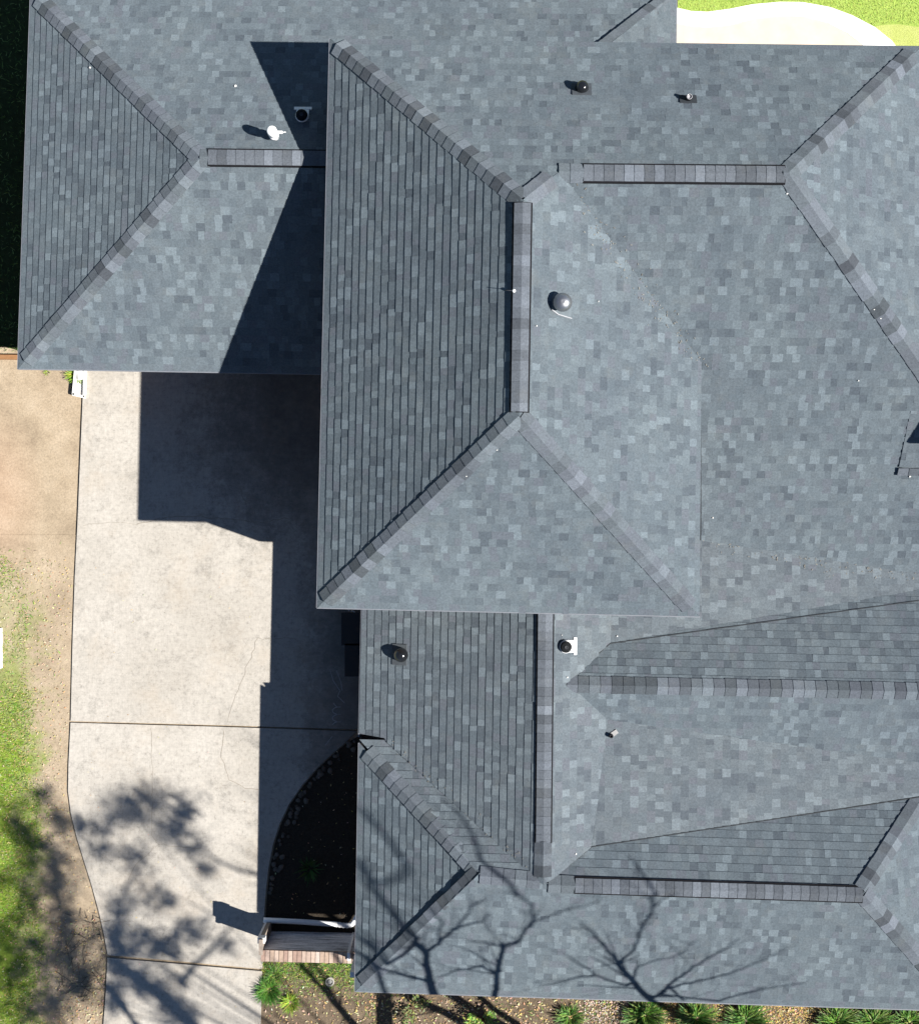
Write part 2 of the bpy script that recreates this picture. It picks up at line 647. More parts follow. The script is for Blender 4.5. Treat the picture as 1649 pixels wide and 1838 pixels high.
mb = MB()
for pts, wd in ((dense([(480, 1146), (462, 1146), (450, 1180), (430, 1230), (408, 1295)]), 0.008),
                (dense([(402, 1310), (398, 1360), (412, 1400), (440, 1415), (465, 1418)]), 0.012),
                (dense([(246, 940), (290, 930), (340, 926), (400, 930), (455, 938), (520, 930)]), 0.014),
                (dense([(455, 938), (440, 900), (430, 870)]), 0.01),
                                (dense([(272, 1306), (274, 1400), (272, 1500), (285, 1515), (330, 1522), (360, 1522)]), 0.007),
                (dense([(150, 942), (200, 938), (246, 941)]), 0.006),
                (dense([(530, 1146), (480, 1146)]), 0.01),
                (dense([(285, 1515), (250, 1545), (230, 1580)]), 0.007)):
    ribbon(mb, pts, wd * .8, 0.024, (0.25, 0.225, 0.19), 2.0)
o = tag(mb.build('crack', M_MATT, drive), kind='stuff')
o.location = -drive.location
mb = MB()
ch = [(598, 1262)] + [(604 + 8 * math.sin(k * 0.9), 1266 + k * 1.9 + 3 * math.cos(k * 0.9)) for k in range(20)]
ribbon(mb, ch, 0.012, 0.025, (0.42, 0.42, 0.42))
ribbon(mb, [(592, 1202), (598, 1222), (610, 1240), (606, 1250), (618, 1262)], 0.012, 0.025, (0.38, 0.38, 0.38))
ribbon(mb, [(604, 1204), (612, 1225), (614, 1240)], 0.01, 0.025, (0.38, 0.38, 0.38))
ribbon(mb, [(596, 1322), (590, 1330), (584, 1338)], 0.01, 0.025, (0.38, 0.38, 0.38))
o = mb.build('chalk_mark', M_MATT, drive)
o.location = -drive.location

# ---------------------------------------------------------------- house
house = tag(empty('house', (0, 0, 0)), 'grey shingled house with several hip roofs beside the concrete driveway', 'house')
Z1, ZRB, ZN = 4.732, 6.805, 6.408       # upper eave, its long ridge, its cross ridge
ZL, ZRL = 2.268, 4.202                  # west wing
Z2, ZM = 2.259, 3.789                   # lower front roof
Z3 = 3.66                               # front cross ridge
ZH = 2.50                               # front wing eave
EXP = 0.143                             # exposure of a course

P_BW = Plane((593, 70, Z1), (570, 1090, Z1), (935, 550, ZRB))
P_BS = Plane((570, 1090, Z1), (1254, 1106, Z1), (931, 748, ZRB))
P_BN = Plane((593, 70, Z1), (1645, 82, Z1), (1200, 308, ZN))
P_BE = Plane((931, 744, ZRB), (938, 358, ZRB), (1256, 900, Z1))
P_S2 = Plane((1004, 307, ZN), (1412, 310, ZN), (1258, 650, Z1))
_se = P_S2.on(1640, 640)
P_E2 = Plane((1412, 310, ZN), (1652, 84, Z1), (1640, 640, _se.z))
P_LW = Plane((33, 661, ZL), (56, -14, ZL), (360, 282, ZRL))
P_LS = Plane((33, 661, ZL), (575, 670, ZL), (470, 283, ZRL))
P_LN = Plane((352, 281, ZRL), (700, 283, ZRL), (56, -14, ZL))
P_LE = Plane((1213, -14, ZL), (1212, 150, ZL), (1040, 140, P_LN.on(1040, 140).z))
P_MW = Plane((648, 1092, Z2), (644, 1322, Z2), (976, 1300, ZM))
P_ME = Plane((978, 1100, ZM), (976, 1560, ZM), (1095, 1155, ZM - 0.62))
_k1 = P_ME.on(1095, 1155)
_v1, _v2 = P_S2.on(1258, 970), P_S2.on(1649, 1030)
P_W1 = Plane((1258, 970, _v1.z), (1649, 1030, _v2.z), (1095, 1155, _k1.z))
ZR2 = P_ME.on(1022, 1229).z + 0.01
P_R2N = Plane((1022, 1228, ZR2), (1649, 1241, ZR2), (1095, 1155, _k1.z))
_k2, _k3 = P_ME.on(1090, 1292), P_ME.on(1062, 1520)
P_R2S = Plane((1022, 1228, ZR2), (1649, 1241, ZR2), (1090, 1292, _k2.z))
P_R3N = Plane((985, 1587, Z3), (1545, 1605, Z3), (1062, 1520, _k3.z))
P_W2 = Plane((1090, 1292, _k2.z), (1062, 1520, _k3.z), (1649, 1432, P_R3N.on(1649, 1432).z))
P_R3S = Plane((638, 1779, ZH), (1649, 1812, ZH), (1200, 1595, Z3))
P_HW = Plane((638, 1779, ZH), (645, 1335, ZH), (860, 1568, Z3 - 0.01))
P_HN = Plane((645, 1335, ZH), (693, 1336, P_MW.on(693, 1336).z), (957, 1574, P_MW.on(957, 1574).z))
_r3 = P_R3S.on(1735, 1818)
P_R3E = Plane((1548, 1604, Z3), (1735, 1818, _r3.z), (1655, 1430, P_R3N.on(1655, 1430).z))


def meet(pa, pb, x, y0, y1):
    """photo row where two slopes meet in column x"""
    f = lambda y: pa.on(x, y).z - pb.on(x, y).z
    a, b = y0, y1
    fa = f(a)
    for _ in range(40):
        m = (a + b) / 2
        fm = f(m)
        if (fm > 0) == (fa > 0):
            a, fa = m, fm
        else:
            b = m
    return (a + b) / 2


YV = meet(P_R2S, P_W2, 1780, 1250, 1425)
YW = meet(P_R2N, P_W1, 1780, 1000, 1240)
# cricket behind the chimney
ZC = P_S2.on(1613, 838).z + 0.03
P_CN = Plane((1613, 838, ZC), (1760, 841, ZC), (1634, 735, P_S2.on(1634, 735).z))
P_CS = Plane((1613, 838, ZC), (1760, 841, ZC), (1760, 862, P_S2.on(1760, 862).z))

# slope: plane, convex outlines, stock tint
TINT = {'n': (1, 1, 1), 'faded': (1.03, 1.025, 1.02), 'dusty': (1.17, 1.13, 1.11), 'worn': (1.05, 1.03, 1.02)}
SLOPES = [
    ('upper', P_BW, [[(593, 70), (570, 1090), (931, 746), (938, 358)]], 'n'),
    ('upper', P_BS, [[(570, 1090), (1254, 1106), (931, 746)]], 'n'),
    ('upper', P_BN, [[(593, 70), (938, 358), (1004, 307), (1004, 75)], [(1004, 75), (1004, 307), (1412, 310), (1652, 83)]], 'n'),
    ('upper', P_BE, [[(931, 746), (1254, 1106), (1256, 900), (1258, 650), (938, 358)], [(938, 358), (1258, 650), (1004, 307)]], 'faded'),
    ('upper', P_S2, [[(1004, 307), (1258, 650), (1780, 843), (1412, 310)], [(1258, 650), (1258, 970), (1780, 1050), (1780, 843)]], 'n'),
    ('upper', P_E2, [[(1412, 310), (1780, 843), (1780, 84), (1652, 84)]], 'n'),
    ('upper', P_CN, [[(1613, 838), (1634, 737), (1780, 737), (1780, 841)]], 'worn'),
    ('upper', P_CS, [[(1613, 838), (1780, 841), (1780, 862)]], 'worn'),
    ('west', P_LW, [[(33, 661), (360, 282), (56, -14)]], 'n'),
    ('west', P_LS, [[(33, 661), (360, 282), (640, 284), (640, 671)]], 'n'),
    ('west', P_LN, [[(56, -14), (360, 282), (640, 283), (640, -14)], [(640, -14), (640, 140), (1013, 140), (1213, -14)]], 'n'),
    ('west', P_LE, [[(1213, -14), (1013, 140), (1211, 150)]], 'n'),
    ('front', P_MW, [[(652, 985), (645, 1317), (690, 1325), (976, 1325), (978, 985)], [(690, 1325), (694, 1332), (957, 1574), (976, 1590), (976, 1325)]], 'worn'),
    ('front', P_ME, [[(978, 985), (977, 1228), (1022, 1228), (1095, 1155), (1099, 985)], [(977, 1228), (976, 1588), (1000, 1572), (1022, 1553), (1022, 1228)], [(1022, 1228), (1022, 1553), (1062, 1520), (1090, 1292)]], 'dusty'),
    ('front', P_W1, [[(1097, 1070), (1095, 1155), (1780, YW), (1258, 970), (1200, 962)]], 'dusty'),
    ('front', P_R2N, [[(1022, 1228), (1780, 1244), (1780, YW), (1095, 1155)]], 'n'),
    ('front', P_R2S, [[(1022, 1228), (1090, 1292), (1780, YV), (1780, 1244)]], 'n'),
    ('front', P_W2, [[(1090, 1292), (1062, 1520), (1780, 1409), (1780, YV)]], 'dusty'),
    ('front', P_R3N, [[(985, 1585), (1548, 1604), (1655, 1430), (1062, 1520)]], 'n'),
    ('front', P_R3E, [[(1548, 1604), (1735, 1818), (1780, 1600), (1780, 1411), (1655, 1430)]], 'n'),
    ('front', P_R3S, [[(638, 1779), (860, 1568), (985, 1586), (985, 1790)], [(985, 1790), (985, 1586), (1548, 1604), (1735, 1815)]], 'n'),
    ('front', P_HW, [[(638, 1779), (645, 1335), (860, 1568)]], 'n'),
    ('front', P_HN, [[(645, 1328), (692, 1329), (966, 1572), (958, 1578), (860, 1568)], [(860, 1568), (958, 1576), (985, 1587)]], 'worn'),
]

# walls under the eaves, set back under the overhang
WALLC = (1, 1, 1)


def wall_run(pts, z0, z1, name='wall'):
    mb = MB()
    for (a, b) in zip(pts, pts[1:] + pts[:1]):
        a, b = Vector(a), Vector(b)
        d = (b - a).normalized()
        n = Vector((-d.y, d.x)) * 0.2
        q = [(a.x, a.y, z1), (b.x, b.y, z1), (b.x + n.x, b.y + n.y, z1), (a.x + n.x, a.y + n.y, z1)]
        mb.slab(ccw3(q), z1 - z0)
    return mb.build(name, M_BRICK, house)


def ccw3(q):
    return [Vector(p) for p in (q if sum(q[i][0] * q[(i + 1) % 4][1] - q[(i + 1) % 4][0] * q[i][1] for i in range(4)) > 0 else q[::-1])]


def xy(px, py, z):
    p = at(px, py, z)
    return (p.x, p.y)


def inset(px, py, z, dx, dy):
    p = at(px, py, z)
    return (p.x + dx, p.y + dy)


wall_run([inset(570, 1090, Z1, .26, .30), inset(1254, 1106, Z1, -.35, .35), inset(1250, 76, Z1, -.35, -.42), inset(593, 70, Z1, .26, -.42)], 2.25, Z1 - 0.06)
wall_run([inset(1256, 600, Z1, -.3, 0), inset(1700, 600, Z1, 0, 0), inset(1652, 84, Z1, .6, -.42), inset(1250, 80, Z1, -.3, -.42)], 0, Z1 - 0.08)
wall_run([(-1.2, -1.0), (3.4, -1.05), (3.4, 6.9), (-1.2, 6.95)], 0, 2.25)
mb = MB()
mb.slab([Vector((*inset(*a), 2.25)) for a in ((570, 1090, Z1, .27, .31), (1254, 1106, Z1, -.36, .36), (1250, 76, Z1, -.36, -.43), (593, 70, Z1, .27, -.43))], 0.06, (0.5, 0.48, 0.45))
mb.build('soffit', M_PLAIN, house)
wall_run([inset(33, 661, ZL, .45, .45), inset(640, 671, ZL, 0, .45), inset(640, 100, ZL, 0, -.45), inset(1190, -14, ZL, 0, -.45), inset(56, -14, ZL, .45, -.45)], 0, ZL - 0.06)
wall_run([inset(638, 1779, ZH, .42, .42), inset(1649, 1800, ZH, .3, .55), inset(1649, 1120, ZH, .3, 0), inset(648, 1100, Z2, .42, .5)], 0, Z2 - 0.25)

# roof decks, fascia and drip edges
roofs = {}
for key in ('upper', 'west', 'front'):
    roofs[key] = MB()
SLOPE_COL = lin(70, 72, 78)
for key, pl, outs, tint in SLOPES:
    for o_ in outs:
        pts = [pl.on(x, y) - pl.n * 0.012 for x, y in o_]
        a = sum(pts[i].x * pts[(i + 1) % len(pts)].y - pts[(i + 1) % len(pts)].x * pts[i].y for i in range(len(pts)))
        roofs[key].slab(pts if a > 0 else pts[::-1], Vector((0, 0, -0.10)), (0.05, 0.055, 0.06))
ROOF = {}
for key, name, lab in (('upper', 'roof', 'tall two storey hip roof with a long ridge vent'), ('west', 'roof', 'low west hip roof half in shadow of the taller roof'), ('front', 'roof', 'low front roof with cross ridges and valleys')):
    ROOF[key] = tag(roofs[key].build(name, M_MATT, house), lab)

EAVES = [('upper', (593, 70), (570, 1090), Z1), ('upper', (570, 1090), (1254, 1106), Z1), 
         ('west', (33, 661), (56, -14), ZL), ('west', (33, 661), (640, 671), ZL), ('west', (1213, -14), (1211, 150), ZL),
         ('front', (652, 985), (645, 1322), Z2), ('front', (638, 1779), (645, 1335), ZH), ('front', (638, 1779), (1735, 1815), ZH)]
cen = {'upper': at(1000, 600, 4), 'west': at(400, 300, 3), 'front': at(1100, 1450, 3)}
for key, a, b, z in EAVES:
    A, B = at(*a, z), at(*b, z)
    d = (B - A).normalized()
    n = Vector((d.y, -d.x, 0))
    if n.dot((A + B) / 2 - cen[key]) < 0:
        n = -n
    mb = MB()
    A0, B0 = A - d * 0.012, B + d * 0.012
    up = Vector((0, 0, 0.004))
    mb.slab(ccw3([A0 + up, B0 + up, B0 + n * 0.022 + up, A0 + n * 0.022 + up]), 0.05, lin(112, 116, 124))
    mb.build('drip_edge', M_PLAIN, house)
    mb = MB()
    A0, B0 = A - n * 0.03 + d * 0.03, B - n * 0.03 - d * 0.03
    dn = Vector((0, 0, -0.118))
    mb.slab(ccw3([A0 + dn, B0 + dn, B0 - n * 0.025 + dn, A0 - n * 0.025 + dn]), 0.12, lin(120, 112, 104))
    mb.build('fascia', M_PLAIN, house)

# ---- shingles
WIDTHS = [0.085, 0.105, 0.125, 0.145, 0.165, 0.195]
BASE = Vector((0.099, 0.122, 0.139))
TONES = [(1.34, 1.35, 1.34), (1.18, 1.19, 1.18), (1.07, 1.08, 1.08), (1.0, 1.0, 1.0), (0.95, 0.97, 0.98), (1.01, 0.96, 0.99), (0.905, 0.92, 0.93), (0.82, 0.83, 0.85), (0.73, 0.74, 0.77)]
THICK = [0.0125, 0.0122, 0.0116, 0.0112, 0.0106, 0.0108, 0.0094, 0.0078, 0.0066]
WEIGHT = [8, 13, 16, 18, 14, 8, 10, 8, 4]
TAB_LIB = {}


def tab_polys(poly, v0, thick, M, col, mb):
    """one shingle tab: sloping top, butt edge and side skirts"""
    top = [M @ Vector((x, y, 0.003 + thick * (1 - (y - v0) / EXP))) for x, y in poly]
    bot = [M @ Vector((x, y, -0.006)) for x, y in poly]
    mb.poly(top, col)
    n = len(top)
    for i in range(n):
        j = (i + 1) % n
        mb.poly([top[i], bot[i], bot[j], top[j]], col)


field = MB()
whole = []          # whole tabs: candidates for pieces of their own
R = random.Random(21)
for key, pl, outs, tint in SLOPES:
    u, v = pl.axes()
    if pl in (P_W1, P_W2):          # the saddles are shingled from the west like the slope they go on from
        u = Vector((0.02, 1, 0))
        u = (u - pl.n * u.dot(pl.n)).normalized()
        v = pl.n.cross(u)
    o = pl.o
    M = Matrix.Translation(o) @ Matrix((u, v, pl.n)).transposed().to_4x4()
    loc = []
    for o_ in outs:
        q = [pl.on(x, y) - o for x, y in o_]
        loc.append(ccw([(p.dot(u), p.dot(v)) for p in q]))
    us = [p[0] for q in loc for p in q]
    vs = [p[1] for q in loc for p in q]
    v_lo = min(vs)
    nrow = int((max(vs) - v_lo) / EXP) + 2
    tn = TINT[tint]
    drift = R.uniform(0, 6)
    for r in range(nrow):
        va = v_lo + r * EXP - 0.012
        x = min(us) - R.uniform(0, 0.5)
        last = 3
        sr_ = 0.0
        while x < max(us):
            w_i = R.choices(range(6), [2, 6, 8, 7, 4, 2])[0]
            k = R.choices(range(9), WEIGHT)[0]
            if last <= 1 and k <= 1:
                k = R.choice([3, 4, 6])
            if r == 0:
                k = R.choice([2, 3, 3, 4, 5])
            last = k
            wd = WIDTHS[w_i]
            sl_ = sr_
            sr_ = R.choice([-0.006, 0.0, 0.006])
            sl = (sl_, sr_)
            quad = [(x + 0.0004 + sl_, va), (x + wd - 0.0004 + sr_, va), (x + wd - 0.0004, va + EXP + 0.004), (x + 0.0004, va + EXP + 0.004)]
            cen_ = M @ Vector((x + wd / 2, va + EXP / 2, 0))
            px_ = CX + cen_.x * F / (H - cen_.z)
            tcol = TONES[k]
            col = (BASE.x * tcol[0] * tn[0], BASE.y * tcol[1] * tn[1], BASE.z * tcol[2] * tn[2])
            done = False
            for q in loc:
                c_ = clip(quad, q)
                if len(c_) < 3:
                    continue
                ar = abs(sum(c_[i][0] * c_[(i + 1) % len(c_)][1] - c_[(i + 1) % len(c_)][0] * c_[i][1] for i in range(len(c_)))) / 2
                if ar < 2e-4:
                    continue
                if ar > wd * EXP * 0.985 and R.random() < 2 and not done:
                    py_ = CY - cen_.y * F / (H - cen_.z)
                    d_ = cen_ - Vector((0, 0, H))
                    size = wd * EXP * abs(pl.n.dot(d_.normalized())) / d_.length_squared
                    whole.append((size, key, tint, w_i, k, sl, M @ Matrix.Translation((x, va, 0)), 10 < px_ < 1640 and 10 < py_ < 1828, (quad, va, THICK[k], M, col)))
                else:
                    c2 = [(min(max(a_, -1e9), 1e9), b_) for a_, b_ in c_]
                    tab_polys(c2, va, THICK[k], M, col, field)
                done = True
            x += wd

# hidden tabs (under a higher roof) cannot be among the largest shown
up_poly = ccw([(593, 70), (570, 1090), (1254, 1106), (1258, 650), (1258, 640), (1652, 400), (1652, 84)])


def covered(Mx, key):
    if key == 'upper':
        return False
    p = Mx.translation
    x = CX + p.x * F / (H - p.z)
    y = CY - p.y * F / (H - p.z)
    return (575 < x < 1260 and 66 < y < 1112) or (y > 60 and x > 1200 and y < 640)


whole.sort(key=lambda s: -s[0])
n_single = 0
for size, key, tint, w_i, k, sl, Mx, seen, raw in whole:
    if n_single < 290 and seen and not covered(Mx, key):
        lk = (tint, w_i, k, sl)
        if lk not in TAB_LIB:
            mb = MB()
            wd = WIDTHS[w_i]
            quad = [(0.0004 + sl[0], 0), (wd - 0.0004 + sl[1], 0), (wd - 0.0004, EXP + 0.004), (0.0004, EXP + 0.004)]
            tab_polys(quad, 0, THICK[k], Matrix.Identity(4), raw[4], mb)
            me = mb.mesh('shingle')
            me.materials.append(M_SH)
            TAB_LIB[lk] = me
        s = bpy.data.objects.new('shingle', TAB_LIB[lk])
        COL.objects.link(s)
        s.parent = ROOF[key]
        s.matrix_local = Mx
        n_single += 1
    else:
        tab_polys(*raw, field)
tag(field.build('shingle_field', M_SH, house), kind='stuff')

# ---- hip, ridge and valley caps
CAPB = Vector((0.102, 0.119, 0.138))
CAPT = [1.28, 1.14, 1.05, 1.0, 1.0, 0.96, 0.88, 0.74, 0.60]
caps = []


def cap_row(key, A, B, na, nb, half=0.150, step=0.185, lift=0.025, wide=None):
    """folded caps from A (low end) to B along the line where the slopes with normals na and nb meet"""
    d = (B - A)
    L = d.length
    d.normalize()
    wa = na.cross(d)
    wb = -nb.cross(d)
    if wa.z > 0 or (abs(wa.z) < 1e-6 and wa.dot(na.to_3d() * Vector((1, 1, 0))) < 0):
        wa = -wa
    if wb.z > 0:
        wb = -wb
    wa.normalize(); wb.normalize()
    up = (na + nb).normalized()
    n = max(1, round(L / step))
    st = L / n
    for i in range(n):
        p0 = A + d * (st * i - 0.01)
        p1 = A + d * (st * (i + 1) + 0.012)
        h0, h1 = lift + 0.014, lift + 0.004
        k = R.choice(CAPT) * R.uniform(0.95, 1.05)
        col = (CAPB.x * k, CAPB.y * k * R.uniform(.98, 1.03), CAPB.z * k)
        j = R.uniform(-0.006, 0.006)
        mb = MB()
        t0 = [p0 + wa * (half + j) + na * h0 * .8, p0 + wa * 0.05 + up * h0 * 1.0, p0 + up * (h0 + 0.004), p0 + wb * 0.05 + up * h0 * 1.0, p0 + wb * (half + j) + nb * h0 * .8]
        t1 = [p1 + wa * (half + j) + na * h1 * .8, p1 + wa * 0.05 + up * h1 * 1.0, p1 + up * (h1 + 0.004), p1 + wb * 0.05 + up * h1 * 1.0, p1 + wb * (half + j) + nb * h1 * .8]
        lo = -up * 0.03
        for a in range(4):
            mb.poly([t0[a], t0[a + 1], t1[a + 1], t1[a]], col)
        mb.poly([t0[0], t1[0], t1[0] + lo, t0[0] + lo], col)
        mb.poly([t0[4], t0[4] + lo, t1[4] + lo, t1[4]], col)
        mb.poly([t0[0] + lo, t0[1] + lo, t0[2] + lo, t0[3] + lo, t0[4] + lo, t0[4], t0[3], t0[2], t0[1], t0[0]], col)
        caps.append((key, mb, (p0 + p1) / 2))


def edge(pl, a, pl2=None):
    return pl.on(*a)


HIPS = [
    ('upper', P_BW, P_BN, (593, 70), (936, 357)), ('upper', P_BW, P_BS, (570, 1090), (930, 747)),
    ('upper', P_BS, P_BE, (1250, 1102), (934, 749)), ('upper', P_BN, P_BE, (1003, 307), (942, 356)),
    ('upper', P_BN, P_E2, (1648, 86), (1414, 310)), ('upper', P_S2, P_E2, (1700, 727), (1414, 312)),
    ('west', P_LW, P_LS, (35, 659), (360, 284)), ('west', P_LW, P_LN, (58, -12), (358, 280)),
    ('west', P_LE, P_LN, (1211, -12), (1040, 119)),
    ('front', P_HW, P_HN, (646, 1337), (858, 1566)), ('front', P_HW, P_R3S, (640, 1777), (858, 1570)),
    ('front', P_R3N, P_R3E, (1655, 1430), (1549, 1598)), ('front', P_R3E, P_R3S, (1732, 1813), (1550, 1607)),
]
for key, pa, pb, lo, hi in HIPS:
    A = (pa.on(*lo) + pb.on(*lo)) / 2
    B = (pa.on(*hi) + pb.on(*hi)) / 2
    cap_row(key, A + (B - A).normalized() * 0.19, B, pa.n, pb.n)
# bare stretches of ridge
for key, pa, pb, lo, hi in (('upper', P_BN, P_S2, (1004, 308), (1046, 309)), ('upper', P_BN, P_S2, (1406, 311), (1414, 311)),
                            ('west', P_LN, P_LS, (360, 282), (374, 282)),
                            ('front', P_MW, P_ME, (974, 1574), (975, 1512)), ('front', P_MW, P_ME, (978, 1000), (978, 1102)),
                            ('front', P_HN, P_R3S, (862, 1572), (968, 1582)), ('front', P_R3N, P_R3S, (985, 1588), (1032, 1590)),
                            ('front', P_R2N, P_R2S, (1018, 1229), (1770, 1244)), ('upper', P_CN, P_CS, (1613, 838), (1770, 841))):
    A, B = pa.on(*lo), pa.on(*hi)
    zb = pb.on(*lo).z
    if abs(zb - A.z) > 0.05:
        A.z = max(A.z, zb); B.z = max(B.z, pb.on(*hi).z)
    cap_row(key, A, B, pa.n, pb.n)

# ---- ridge vents: black plastic vent strip with caps on top
VENTS = [('west', P_LN, P_LS, (372, 281), (640, 284)), ('upper', P_BW, P_BE, (938, 362), (932, 740)),
         ('upper', P_BN, P_S2, (1046, 309), (1410, 312)), ('front', P_MW, P_ME, (979, 1100), (975, 1514)), ('front', P_R3N, P_R3S, (1031, 1590), (1549, 1607))]
VZ = [ZRL, ZRB, ZN, ZM, Z3]
for (key, pa, pb, lo, hi), z in zip(VENTS, VZ):
    A, B = at(*lo, z), at(*hi, z)
    d = (B - A).normalized()
    s = Vector((-d.y, d.x, 0))
    half = 0.145
    pit = [pa.n, pb.n]
    mb = MB()
    up = Vector((0, 0, 1))
    fl = 0.55          # the vent lies flatter than the slopes
    def sec(P, hw, zz):
        out = []
        for sg in (1, -1):
            n = pa.n if pa.n.dot(s) * sg > 0 else pb.n
            tan = math.hypot(n.x, n.y) / n.z
            out.append((sg, tan))
        t_ = {sg: tan for sg, tan in out}
        return [P + s * hw - up * hw * t_[1] * fl + up * zz, P + up * zz, P - s * hw - up * hw * t_[-1] * fl + up * zz]
    black = (0.006, 0.006, 0.008)
    a0, b0 = sec(A, half, 0.012), sec(B, half, 0.012)
    dn = -up * 0.07
    for k in range(2):
        mb.poly([a0[k], b0[k], b0[k + 1], a0[k + 1]], black)
    mb.poly([a0[0] + dn, b0[0] + dn, b0[0], a0[0]], black)
    mb.poly([a0[2], b0[2], b0[2] + dn, a0[2] + dn], black)
    mb.poly([a0[0], a0[1], a0[2], a0[2] + dn, a0[0] + dn], black)
    mb.poly([b0[2], b0[1], b0[0], b0[0] + dn, b0[2] + dn], black)
    vent = mb.build('ridge_vent', M_MATT, house)
    L = (B - A).length
    n = round(L / 0.15)
    for i in range(n):
        p0 = A + d * (L * i / n + 0.012)
        p1 = A + d * (L * (i + 1) / n + 0.016)
        if i == n - 1:
            p1 = B - d * 0.012
        k = R.choice([1.35, 1.2, 1.05, 1.0, 1.0, 0.9, 0.82, 0.72]) * R.uniform(.95, 1.05)
        col = (CAPB.x * k * 1.02, CAPB.y * k, CAPB.z * k)
        c0, c1 = sec(p0, half - 0.024, 0.034), sec(p1, half - 0.024, 0.026)
        mb = MB()
        lo_ = -up * 0.014
        for q in range(2):
            mb.poly([c0[q], c1[q], c1[q + 1], c0[q + 1]], col)
        mb.poly([c0[0], c0[0] + lo_, c1[0] + lo_, c1[0]], col)
        mb.poly([c0[2], c1[2], c1[2] + lo_, c0[2] + lo_], col)
        mb.poly([c0[0], c0[1], c0[2], c0[2] + lo_, c0[1] + lo_, c0[0] + lo_], col)
        caps.append((key, mb, (p0 + p1) / 2))

# caps nearest to the camera are pieces of their own, the others one row
caps = [c for c in caps]
inview = []
rest = MB()
for key, mb, p in caps:
    x = CX + p.x * F / (H - p.z)
    y = CY - p.y * F / (H - p.z)
    under = key != 'upper' and 590 < x < 1254 and 75 < y < 1100
    if -5 < x < 1655 and -5 < y < 1843 and not under:
        inview.append(((H - p.z), key, mb, p))
    else:
        inview.append((1e6, key, mb, p))
inview.sort(key=lambda c: c[0])
for i, (dist, key, mb, p) in enumerate(inview):
    if i < 290 and dist < 1e5:
        o = mb.build('ridge_cap', M_SH, ROOF[key], p)
    else:
        off = len(rest.v)
        rest.v += mb.v
        rest.f += [tuple(a + off for a in f) for f in mb.f]
        rest.c += mb.c
        rest.sm += mb.sm
tag(rest.build('ridge_cap_field', M_SH, house), kind='stuff')

# ---- dark metal in the open ends of valleys: woven lines of cut shingle
mb = MB()
for pa, pb, pts in ((P_R2N, P_W1, [(1095, 1155), (1649, 1078)]), (P_R2N, P_ME, [(1022, 1217), (1095, 1155)]), (P_R3N, P_W2, [(1062, 1520), (1655, 1430)]), (P_R3N, P_ME, [(1000, 1570), (1062, 1520)])):
    a, b = pa.on(*pts[0]) + Vector((0, 0, 0.02)), pa.on(*pts[1]) + Vector((0, 0, 0.02))
    d = (b - a).normalized()
    s = Vector((-d.y, d.x, 0)) * 0.008
    mb.poly([a - s, b - s, b + s, a + s], (0.035, 0.04, 0.045))
tag(mb.build('valley_joint', M_MATT, house))


# ---- vents and pipes through the roof
def frame_on(pl, px, py, h=0.0):
    """upright frame whose foot stands on the slope where the photo shows (px, py) at height h above it"""
    p = pl.on(px, py)
    for _ in range(6):
        p2 = at(px, py, p.z + h)
        p = Vector((p2.x, p2.y, pl.z(p2.x, p2.y)))
    return Matrix.Translation(p)


def slope_frame(pl, p):
    u, v = pl.axes()
    return Matrix.Translation(p) @ Matrix((u, v, pl.n)).transposed().to_4x4()


BLK = (0.010, 0.011, 0.013)
WHT = (0.80, 0.80, 0.80)
GRY = (0.42, 0.43, 0.46)


def flashing(pl, p, wd, lo_, hi_, col, parent, mat, thick=0.008):
    """flat base plate that lies on the slope, wd wide, from lo_ below to hi_ above the foot"""
    Ms = slope_frame(pl, p)
    mb = MB()
    q = [(-wd / 2, -lo_), (wd / 2, -lo_), (wd / 2, hi_), (-wd / 2, hi_)]
    mb.slab([Ms @ Vector((x, y, 0.02 + thick)) for x, y in q], Ms.to_3x3() @ Vector((0, 0, -thick - 0.02)), col)
    return mb.build('flashing', mat, parent)


def roof_vent(label, pl, px, py, prof, col, mat, h, flash=None, fcol=GRY, fmat=None, name='roof_vent', n=22):
    M_ = frame_on(pl, px, py, h)
    e = empty(name, (0, 0, 0))
    e.parent = house
    tag(e, label)
    mb = MB()
    mb.lathe([(r, z - 0.15 if i == 0 else z) for i, (r, z) in enumerate(prof)], M_, n, col)
    mb.build('cap', mat, e)
    if flash:
        flashing(pl, M_.translation, *flash, fcol, e, fmat or M_METAL)
    return e, M_


# white gas flue with a round hood and a side arm
e, Mf = roof_vent('white flue with a round hood and a side arm, west roof', P_LN, 487, 233, [(0.056, 0), (0.056, 0.15), (0.080, 0.165), (0.080, 0.21), (0.058, 0.235), (0.058, 0.30), (0.082, 0.325), (0.082, 0.46), (0.068, 0.50), (0.03, 0.51)], (0.86, 0.86, 0.86), M_PLASTIC, 0.50)
mb = MB()
p = Mf.translation + Vector((0, 0, 0.38))
mb.tube([p, p + Vector((0.16, -0.005, 0)), p + Vector((0.165, -0.005, 0))], [0.024, 0.024, 0.019], 10, (0.85, 0.85, 0.85))
mb.tube([p + Vector((0.16, -0.005, 0)), p + Vector((0.215, -0.004, 0.01))], [0.008, 0.008], 8, (0.8, 0.8, 0.8))
mb.build('arm', M_PLASTIC, e)


